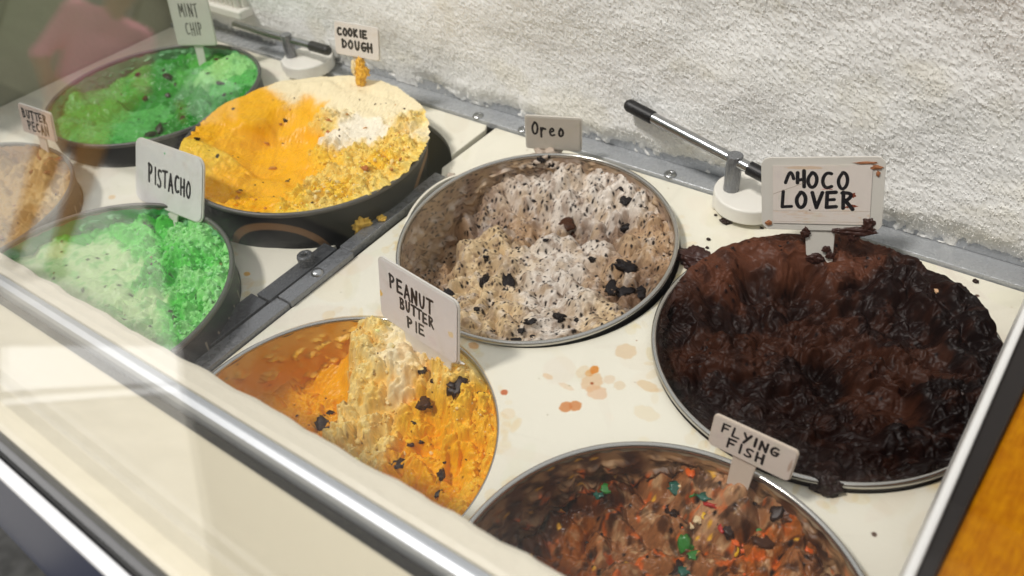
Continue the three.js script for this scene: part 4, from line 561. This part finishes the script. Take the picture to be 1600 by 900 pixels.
// ---------------------------------------------------------------- flavour cards, lettered by hand
const GL = {
  A: [[[0, 1], [0.42, 0], [0.95, 1]], [[0.15, 0.66], [0.8, 0.6]]], B: [[[0.05, 0], [0.08, 1]], [[0, 0.06], [0.5, 0], [0.72, 0.18], [0.55, 0.4], [0.1, 0.48], [0.6, 0.5], [0.85, 0.72], [0.6, 0.97], [0.05, 1]]], C: [[[0.85, 0.1], [0.5, 0], [0.12, 0.3], [0.08, 0.7], [0.4, 1], [0.9, 0.88]]], D: [[[0.08, 0], [0.12, 1]], [[0, 0.05], [0.55, 0.1], [0.92, 0.5], [0.6, 0.92], [0.08, 1]]],
  E: [[[0.08, 0.02], [0.06, 0.98]], [[0.08, 0.03], [0.82, 0]], [[0.08, 0.5], [0.7, 0.47]], [[0.06, 0.98], [0.88, 0.93]]], F: [[[0.1, 0.02], [0.06, 1]], [[0.08, 0.03], [0.88, 0]], [[0.08, 0.5], [0.7, 0.46]]], G: [[[0.85, 0.12], [0.5, 0], [0.12, 0.3], [0.08, 0.7], [0.4, 1], [0.86, 0.9], [0.85, 0.58]], [[0.5, 0.58], [0.98, 0.55]]], H: [[[0.08, 0], [0.1, 1]], [[0.82, 0], [0.85, 1]], [[0.08, 0.52], [0.84, 0.48]]], I: [[[0.5, 0], [0.5, 1]]],
  K: [[[0.1, 0], [0.12, 1]], [[0.8, 0], [0.14, 0.55], [0.85, 1]]], L: [[[0.15, 0], [0.06, 0.98], [0.9, 0.94]]], M: [[[0.02, 1], [0.12, 0], [0.5, 0.66], [0.85, 0], [0.98, 1]]], N: [[[0.06, 1], [0.1, 0], [0.85, 0.98], [0.9, 0]]], O: [[[0.5, 0.02], [0.14, 0.25], [0.06, 0.65], [0.38, 1], [0.8, 0.85], [0.94, 0.4], [0.7, 0.06], [0.42, 0.03]]], P: [[[0.1, 0], [0.12, 1]], [[0, 0.05], [0.6, 0.02], [0.82, 0.24], [0.55, 0.5], [0.12, 0.55]]],
  R: [[[0.1, 0], [0.12, 1]], [[0, 0.05], [0.6, 0.02], [0.8, 0.22], [0.5, 0.48], [0.14, 0.52]], [[0.3, 0.52], [0.95, 1.06]]], S: [[[0.85, 0.08], [0.45, 0], [0.15, 0.2], [0.3, 0.45], [0.7, 0.6], [0.78, 0.85], [0.4, 1], [0.05, 0.9]]], T: [[[0.5, 0.02], [0.48, 1]], [[0, 0.05], [1, 0]]], U: [[[0.08, 0], [0.1, 0.65], [0.4, 1], [0.78, 0.75], [0.85, 0]]], V: [[[0.05, 0], [0.45, 1], [0.95, 0]]], Y: [[[0.05, 0], [0.45, 0.5]], [[0.92, 0], [0.2, 1.05]]],
  r: [[[0.15, 0.35], [0.18, 1]], [[0.18, 0.6], [0.45, 0.36], [0.8, 0.42]]], e: [[[0.12, 0.7], [0.8, 0.64], [0.6, 0.38], [0.25, 0.45], [0.1, 0.75], [0.4, 1], [0.85, 0.9]]], o: [[[0.5, 0.38], [0.14, 0.6], [0.3, 0.97], [0.75, 0.9], [0.85, 0.55], [0.45, 0.38]]],
  '^': [[[0.0, 0.75], [0.4, 0.05], [0.75, 0.2], [0.9, 0.5]]], h: [[[0.05, 0.12], [0.05, 0.75]], [[0.75, 0], [0.8, 1]], [[0.1, 0.6], [0.8, 0.5]]],
};
const ROUND = 'BCDGOPRSUreo^';
function write(c, text, x, y, w, h, lw, slope = 0, ink = '#151318') {
  c.strokeStyle = ink; c.lineCap = c.lineJoin = 'round';
  const wd = [...text].map((k) => (k === 'I' ? 0.62 : k === ' ' ? 0.6 : k === 'M' ? 1.15 : 1)), tot = wd.reduce((a, b) => a + b, 0), cw = w / tot; let cx = x;
  [...text].forEach((k, i) => {
    const jx = R(-0.03, 0.03) * h, jy = R(-0.05, 0.05) * h, js = R(0.92, 1.06);
    for (const st of GL[k] ?? []) {
      let pts = st.map(([a, b]) => [cx + jx + a * cw * wd[i] * 0.74, y + jy + b * h * js + (cx + a * cw - x) * slope]);
      c.lineWidth = 0.86 * lw * R(0.9, 1.12); c.beginPath(); c.moveTo(...pts[0]);
      if (ROUND.includes(k) && pts.length > 3) { for (let q = 1; q < pts.length - 1; q++) c.quadraticCurveTo(pts[q][0], pts[q][1], (pts[q][0] + pts[q + 1][0]) / 2, (pts[q][1] + pts[q + 1][1]) / 2); c.lineTo(...pts[pts.length - 1]); } else for (const p of pts.slice(1)) c.lineTo(...p);
      c.stroke();
    }
    cx += cw * wd[i];
  });
}
function roundRect(w, h, r) { const s = new THREE.Shape(), x = -w / 2, y = -h / 2; s.moveTo(x + r, y); s.lineTo(x + w - r, y); s.absarc(x + w - r, y + r, r, -Math.PI / 2, 0); s.lineTo(x + w, y + h - r); s.absarc(x + w - r, y + h - r, r, 0, Math.PI / 2); s.lineTo(x + r, y + h); s.absarc(x + r, y + h - r, r, Math.PI / 2, Math.PI); s.lineTo(x, y + r); s.absarc(x + r, y + r, r, Math.PI, Math.PI * 1.5); return s; }
function flavourCard(o) {
  const [yw, ln, rl] = o.turn.map((a) => a * D), N = new THREE.Vector3(Math.sin(yw) * Math.cos(ln), Math.sin(ln), Math.cos(yw) * Math.cos(ln));
  const U0 = new THREE.Vector3(0, 1, 0).addScaledVector(N, -N.y).normalize(), X0 = new THREE.Vector3().crossVectors(U0, N);
  const X = X0.clone().multiplyScalar(Math.cos(rl)).addScaledVector(U0, Math.sin(rl)), U = U0.clone().multiplyScalar(Math.cos(rl)).addScaledVector(X0, -Math.sin(rl));
  const { w, h } = o, r = o.r ?? 0.006, base = new THREE.Vector3(...o.c).addScaledVector(U, -h / 2);
  const t = thing('flavour_card', o.label, 'sign', base.toArray(), 'flavour cards'); t.quaternion.setFromRotationMatrix(new THREE.Matrix4().makeBasis(X, U, N));
  const plastic = std(srgb(o.plastic ?? '#e4e0d8'), 0.4);
  const th = 0.0016; mesh('card', new THREE.ExtrudeGeometry(roundRect(w, h, r), { depth: th - 0.0008, bevelEnabled: true, bevelThickness: 0.0004, bevelSize: 0.0004, bevelOffset: -0.0004, bevelSegments: 2, curveSegments: 10 }).translate(0, h / 2, -th + 0.0004), plastic, t);
  const iw = w * (o.inset?.[0] ?? 0.97), ih = h * (o.inset?.[1] ?? 0.96), iy = h / 2 + (o.inset?.[2] ?? 0) * h;
  const fg = new THREE.ExtrudeGeometry(roundRect(iw, ih, o.inset ? 0.001 : r * 0.9), { depth: 0.0003, bevelEnabled: false, curveSegments: 10 }), p = fg.attributes.position, uv = [];
  for (let i = 0; i < p.count; i++) uv.push(p.getX(i) / iw + 0.5, p.getY(i) / ih + 0.5); fg.setAttribute('uv', new THREE.Float32BufferAttribute(uv, 2));
  const map = canvasTex(640, Math.round(640 * ih / iw), (c, W, H) => {
    c.fillStyle = o.paper ?? '#e9e6e2'; c.fillRect(0, 0, W, H);
    for (let i = 0; i < 60; i++) { c.fillStyle = `rgba(${R(150, 210) | 0},${R(140, 190) | 0},${R(110, 170) | 0},${R(0.02, 0.06)})`; c.beginPath(); c.ellipse(R(0, W), R(0, H), R(5, 70), R(3, 30), R(0, 3), 0, 7); c.fill(); }
    for (let i = 0; i < 14; i++) { c.strokeStyle = `rgba(120,110,100,${R(0.06, 0.18)})`; c.lineWidth = 1; const a = R(0, W), b = R(0, H); c.beginPath(); c.moveTo(a, b); c.lineTo(a + R(-50, 50), b + R(-20, 20)); c.stroke(); }
    o.draw(c, W, H);
  });
  const face = mesh('printed_face', fg.translate(0, iy, 0.0004 + (o.inset ? 0.0001 : 0.0001)), std('#ffffff', 0.42, { map }), t);
  const sw = o.stem ?? w * 0.2, sl = o.stemLength ?? 0.045, sx = o.stemX ?? 0;
  const ss = new THREE.Shape([[sx - sw * 0.75, 0.003], [sx - sw * 0.5, -0.003], [sx - sw * 0.42, -sl], [sx + sw * 0.42, -sl], [sx + sw * 0.5, -0.003], [sx + sw * 0.75, 0.003]].map(([a, b]) => new THREE.Vector2(a, b)));
  mesh('stem', new THREE.ExtrudeGeometry(ss, { depth: 0.0011, bevelEnabled: true, bevelThickness: 0.0002, bevelSize: 0.0002, bevelSegments: 1 }).translate(0, 0, -th - 0.0012), plastic, t);
  return { t, face };
}
function clotShape(s, flat, sub) {
  const g = new THREE.IcosahedronGeometry(1, sub), p = g.attributes.position, q = R(0, 90);
  for (let i = 0; i < p.count; i++) { const v = new THREE.Vector3().fromBufferAttribute(p, i), k = 1 + 0.34 * n3(v.x * 1.3 + q, v.y * 1.3, v.z * 1.3) + 0.2 * n3(v.x * 3.5, v.y * 3.5 + q, v.z * 3.5); p.setXYZ(i, v.x * k * s[0], v.y * k * s[1], v.z * k * flat); }
  const m = mergeVertices(g.deleteAttribute('uv').deleteAttribute('normal')); m.computeVertexNormals(); return m;
}
function smearOn(card, mat, list) { for (const [x, y, z, sx, sy, sz] of list) mesh('ice_cream_smear', clotShape([sx, sy], sz, 7).translate(x, y, z), mat, card.t); }
const stain = (c, x, y, rx, ry, col2, al) => { c.fillStyle = `rgba(${col2},${al})`; c.beginPath(); for (let a = 0; a <= 36; a++) { const th = a / 36 * 6.2832, q = 1 + 0.35 * n2(Math.cos(th) * 1.5 + x, Math.sin(th) * 1.5 + y), X = x + rx * q * Math.cos(th), Y = y + ry * q * Math.sin(th); a ? c.lineTo(X, Y) : c.moveTo(X, Y); } c.fill(); };
flavourCard({ label: 'white card reading MINT CHIP standing behind the green tub', c: [-0.874, 0.0655, -0.505], turn: [32.2, 11.1, -2.4], w: 0.0497, h: 0.0622, r: 0.004, paper: '#d8d6cc', draw: (c, W, H) => { write(c, 'MINT', W * 0.22, H * 0.2, W * 0.52, H * 0.25, 20); write(c, 'CHIP', W * 0.3, H * 0.56, W * 0.46, H * 0.25, 20); } });
const cardCookie = flavourCard({ label: 'small white card reading COOKIE DOUGH with yellow ice cream on its stem', c: [-0.6057, 0.0874, -0.5204], turn: [13.6, 11.9, -3.2], w: 0.0535, h: 0.0340, r: 0.0035, stem: 0.012, stemLength: 0.04, draw: (c, W, H) => { write(c, 'COOKIE', W * 0.07, H * 0.16, W * 0.7, H * 0.22, 35); write(c, 'DOUGH', W * 0.16, H * 0.52, W * 0.74, H * 0.26, 35); } });
const cardOreo = flavourCard({ label: 'small grey card reading Oreo at the back of the cookies and cream tub', c: [-0.3761, 0.0353, -0.5367], turn: [24, 0, -1.4], w: 0.0547, h: 0.0365, r: 0.003, paper: '#c9c2b6', plastic: '#dcd7cc', stem: 0.015, stemLength: 0.03, inset: [0.93, 0.92, 0], draw: (c, W, H) => { write(c, 'Oreo', W * 0.09, H * 0.16, W * 0.66, H * 0.42, 31); } });
const cardChoco = flavourCard({ label: 'large stained card with a peeling sticker reading CHOCO LOVER', c: [-0.1202, 0.0653, -0.5197], turn: [13.4, 11.3, 9.5], w: 0.0868, h: 0.0600, r: 0.007, paper: '#e2d8cf', plastic: '#d6d2c9', stem: 0.021, stemLength: 0.045, inset: [0.80, 0.80, 0.0], draw: (c, W, H) => {
  c.strokeStyle = 'rgba(160,140,120,0.5)'; c.lineWidth = 3; for (const y of [0.78, 0.97]) { c.beginPath(); c.moveTo(0, H * y); c.lineTo(W, H * (y - 0.01)); c.stroke(); }
  for (let i = 0; i < 40; i++) stain(c, R(0, W), H * R(0.75, 1), R(4, 40), R(3, 9), '205,150,95', R(0.06, 0.2)); stain(c, W * 0.35, H * 0.04, 120, 12, '200,140,80', 0.28); stain(c, W * 0.82, H * 0.5, 20, 18, '120,45,20', 0.9); stain(c, W * 0.83, H * 0.68, 28, 10, '120,45,20', 0.9); stain(c, W * 0.77, H * 0.7, 15, 8, '120,45,20', 0.8); stain(c, W * 0.39, H * 0.76, 7, 5, '50,20,10', 0.95); stain(c, W * 0.55, H * 0.4, 30, 3, '190,80,70', 0.5); stain(c, W * 0.6, H * 0.4, 12, 4, '120,40,30', 0.7);
  write(c, '^h', W * 0.13, H * 0.10, W * 0.25, H * 0.27, 28); write(c, 'OCO', W * 0.36, H * 0.11, W * 0.45, H * 0.28, 29); write(c, 'LOVER', W * 0.09, H * 0.45, W * 0.78, H * 0.28, 29);
  c.strokeStyle = 'rgba(150,130,110,0.9)'; c.lineWidth = 3; c.beginPath(); c.moveTo(0, H * 0.49); c.lineTo(W * 0.32, H * 0.3); c.stroke();
} });
flavourCard({ label: 'wide white card reading PISTACHO standing over the light green tub', c: [-0.6206, 0.0532, -0.2823], turn: [4.1, 25.6, 0], w: 0.0922, h: 0.0595, r: 0.009, paper: '#eceae8', stem: 0.02, stemLength: 0.04, draw: (c, W, H) => { write(c, 'PISTACHO', W * 0.2, H * 0.36, W * 0.66, H * 0.28, 20, 0.04); stain(c, W * 0.45, H * 0.1, 7, 8, '90,190,120', 0.8); } });
flavourCard({ label: 'white card reading PEANUT BUTTER PIE leaning in the yellow ice cream', c: [-0.3215, 0.0438, -0.2776], turn: [-5.8, 9.6, -1], w: 0.0839, h: 0.0567, r: 0.006, paper: '#e9e5e4', stem: 0.05, stemLength: 0.03, stemX: 0.008, draw: (c, W, H) => { write(c, 'PEANUT', W * 0.15, H * 0.18, W * 0.58, H * 0.22, 20, 0.03); write(c, 'BUTTER', W * 0.28, H * 0.47, W * 0.45, H * 0.17, 18); write(c, 'PIE', W * 0.37, H * 0.71, W * 0.25, H * 0.17, 18); stain(c, 8, H * 0.6, 14, 22, '240,190,60', 0.8); stain(c, W * 0.93, H * 0.55, 22, 20, '236,200,120', 0.5); } });
flavourCard({ label: 'small smudged card reading FLYING FISH clipped at the edge of the candy tub', c: [-0.074, 0.0458, -0.29], turn: [0.3, 10.7, -1], w: 0.0508, h: 0.0240, r: 0.003, paper: '#dcd0c4', plastic: '#d8c9b8', stem: 0.014, stemLength: 0.04, stemX: -0.002, draw: (c, W, H) => { write(c, 'FLYING', W * 0.12, H * 0.14, W * 0.72, H * 0.28, 22); write(c, 'FISH', W * 0.22, H * 0.54, W * 0.5, H * 0.3, 23); stain(c, W * 0.97, H * 0.5, 12, 60, '120,70,40', 0.3); } });
flavourCard({ label: 'small pinkish card reading BUTTER PECAN in the tan ice cream', c: [-0.8337, 0.0553, -0.2763], turn: [7.8, 15.3, -2.4], w: 0.0515, h: 0.0310, r: 0.003, paper: '#e0cfc4', stem: 0.012, stemLength: 0.03, draw: (c, W, H) => { write(c, 'BUTTER', W * 0.1, H * 0.14, W * 0.78, H * 0.3, 29); write(c, 'PECAN', W * 0.2, H * 0.54, W * 0.68, H * 0.32, 29); } });

smearOn(cardCookie, std(srgb('#efb52c'), 0.45), [[0.003, -0.007, 0.001, 0.005, 0.007, 0.004], [0.006, -0.014, 0.001, 0.006, 0.007, 0.005], [0.003, -0.023, 0.001, 0.005, 0.008, 0.005]]);
smearOn(cardCookie, std(srgb('#f3e0ae'), 0.45), [[-0.004, -0.012, 0.001, 0.0035, 0.008, 0.003]]);
smearOn(cardOreo, std(srgb('#b9a897'), 0.5), [[-0.008, -0.007, 0.004, 0.012, 0.009, 0.010], [0.006, -0.012, 0.004, 0.010, 0.007, 0.010], [-0.018, -0.012, 0.004, 0.009, 0.006, 0.009]]);
smearOn(cardOreo, M.cookieBlack, [[-0.010, -0.004, 0.013, 0.0035, 0.003, 0.002], [0.000, -0.009, 0.013, 0.003, 0.0035, 0.002], [-0.004, -0.001, 0.011, 0.0022, 0.002, 0.002], [-0.017, -0.009, 0.012, 0.003, 0.002, 0.002], [0.006, -0.011, 0.0135, 0.002, 0.002, 0.002]]);
smearOn(cardChoco, std(srgb('#3a1c12'), 0.5), [[0.026, 0.0005, 0.0008, 0.013, 0.0035, 0.002], [0.034, 0.006, 0.0008, 0.004, 0.006, 0.0018], [0.024, -0.004, 0.0008, 0.004, 0.004, 0.0018], [0.0125, 0.0005, 0.0006, 0.004, 0.002, 0.0014], [-0.0105, -0.002, 0.0002, 0.003, 0.004, 0.0014], [0.005, -0.016, 0.0002, 0.003, 0.0025, 0.001], [0.008, -0.021, 0.0002, 0.003, 0.003, 0.001], [-0.003, -0.024, 0.0002, 0.006, 0.004, 0.0016]]);
smearOn(cardChoco, std(srgb('#a0673f'), 0.5), [[0.037, 0.052, 0.0006, 0.004, 0.0015, 0.0007], [0.030, 0.0555, 0.0006, 0.007, 0.0009, 0.0006], [-0.038, 0.006, 0.0006, 0.0022, 0.002, 0.0008], [0.0385, 0.047, 0.0006, 0.0012, 0.002, 0.0007]]);

// ---------------------------------------------------------------- front glass, leaning back over the tubs
{
  const a = 68 * D, L = 0.44, W = XR + 0.3 - XL;
  const gl = thing('front_glass', 'clear double front glass leaning back over the ice cream tubs', 'glass pane', [(XL + XR + 0.3) / 2, LH + 0.001, -0.0325]);
  gl.rotation.x = -(Math.PI / 2 - a);
  const gm = new THREE.MeshPhysicalMaterial({ color: '#ffffff', roughness: 0.0, transmission: 1, thickness: 0, ior: 1.52 });
  for (const z of [0, -0.014]) mesh('pane', new THREE.BoxGeometry(W, L, 0.004).translate(0, L / 2, z), gm, gl);
}

renderer.render(scene, camera);
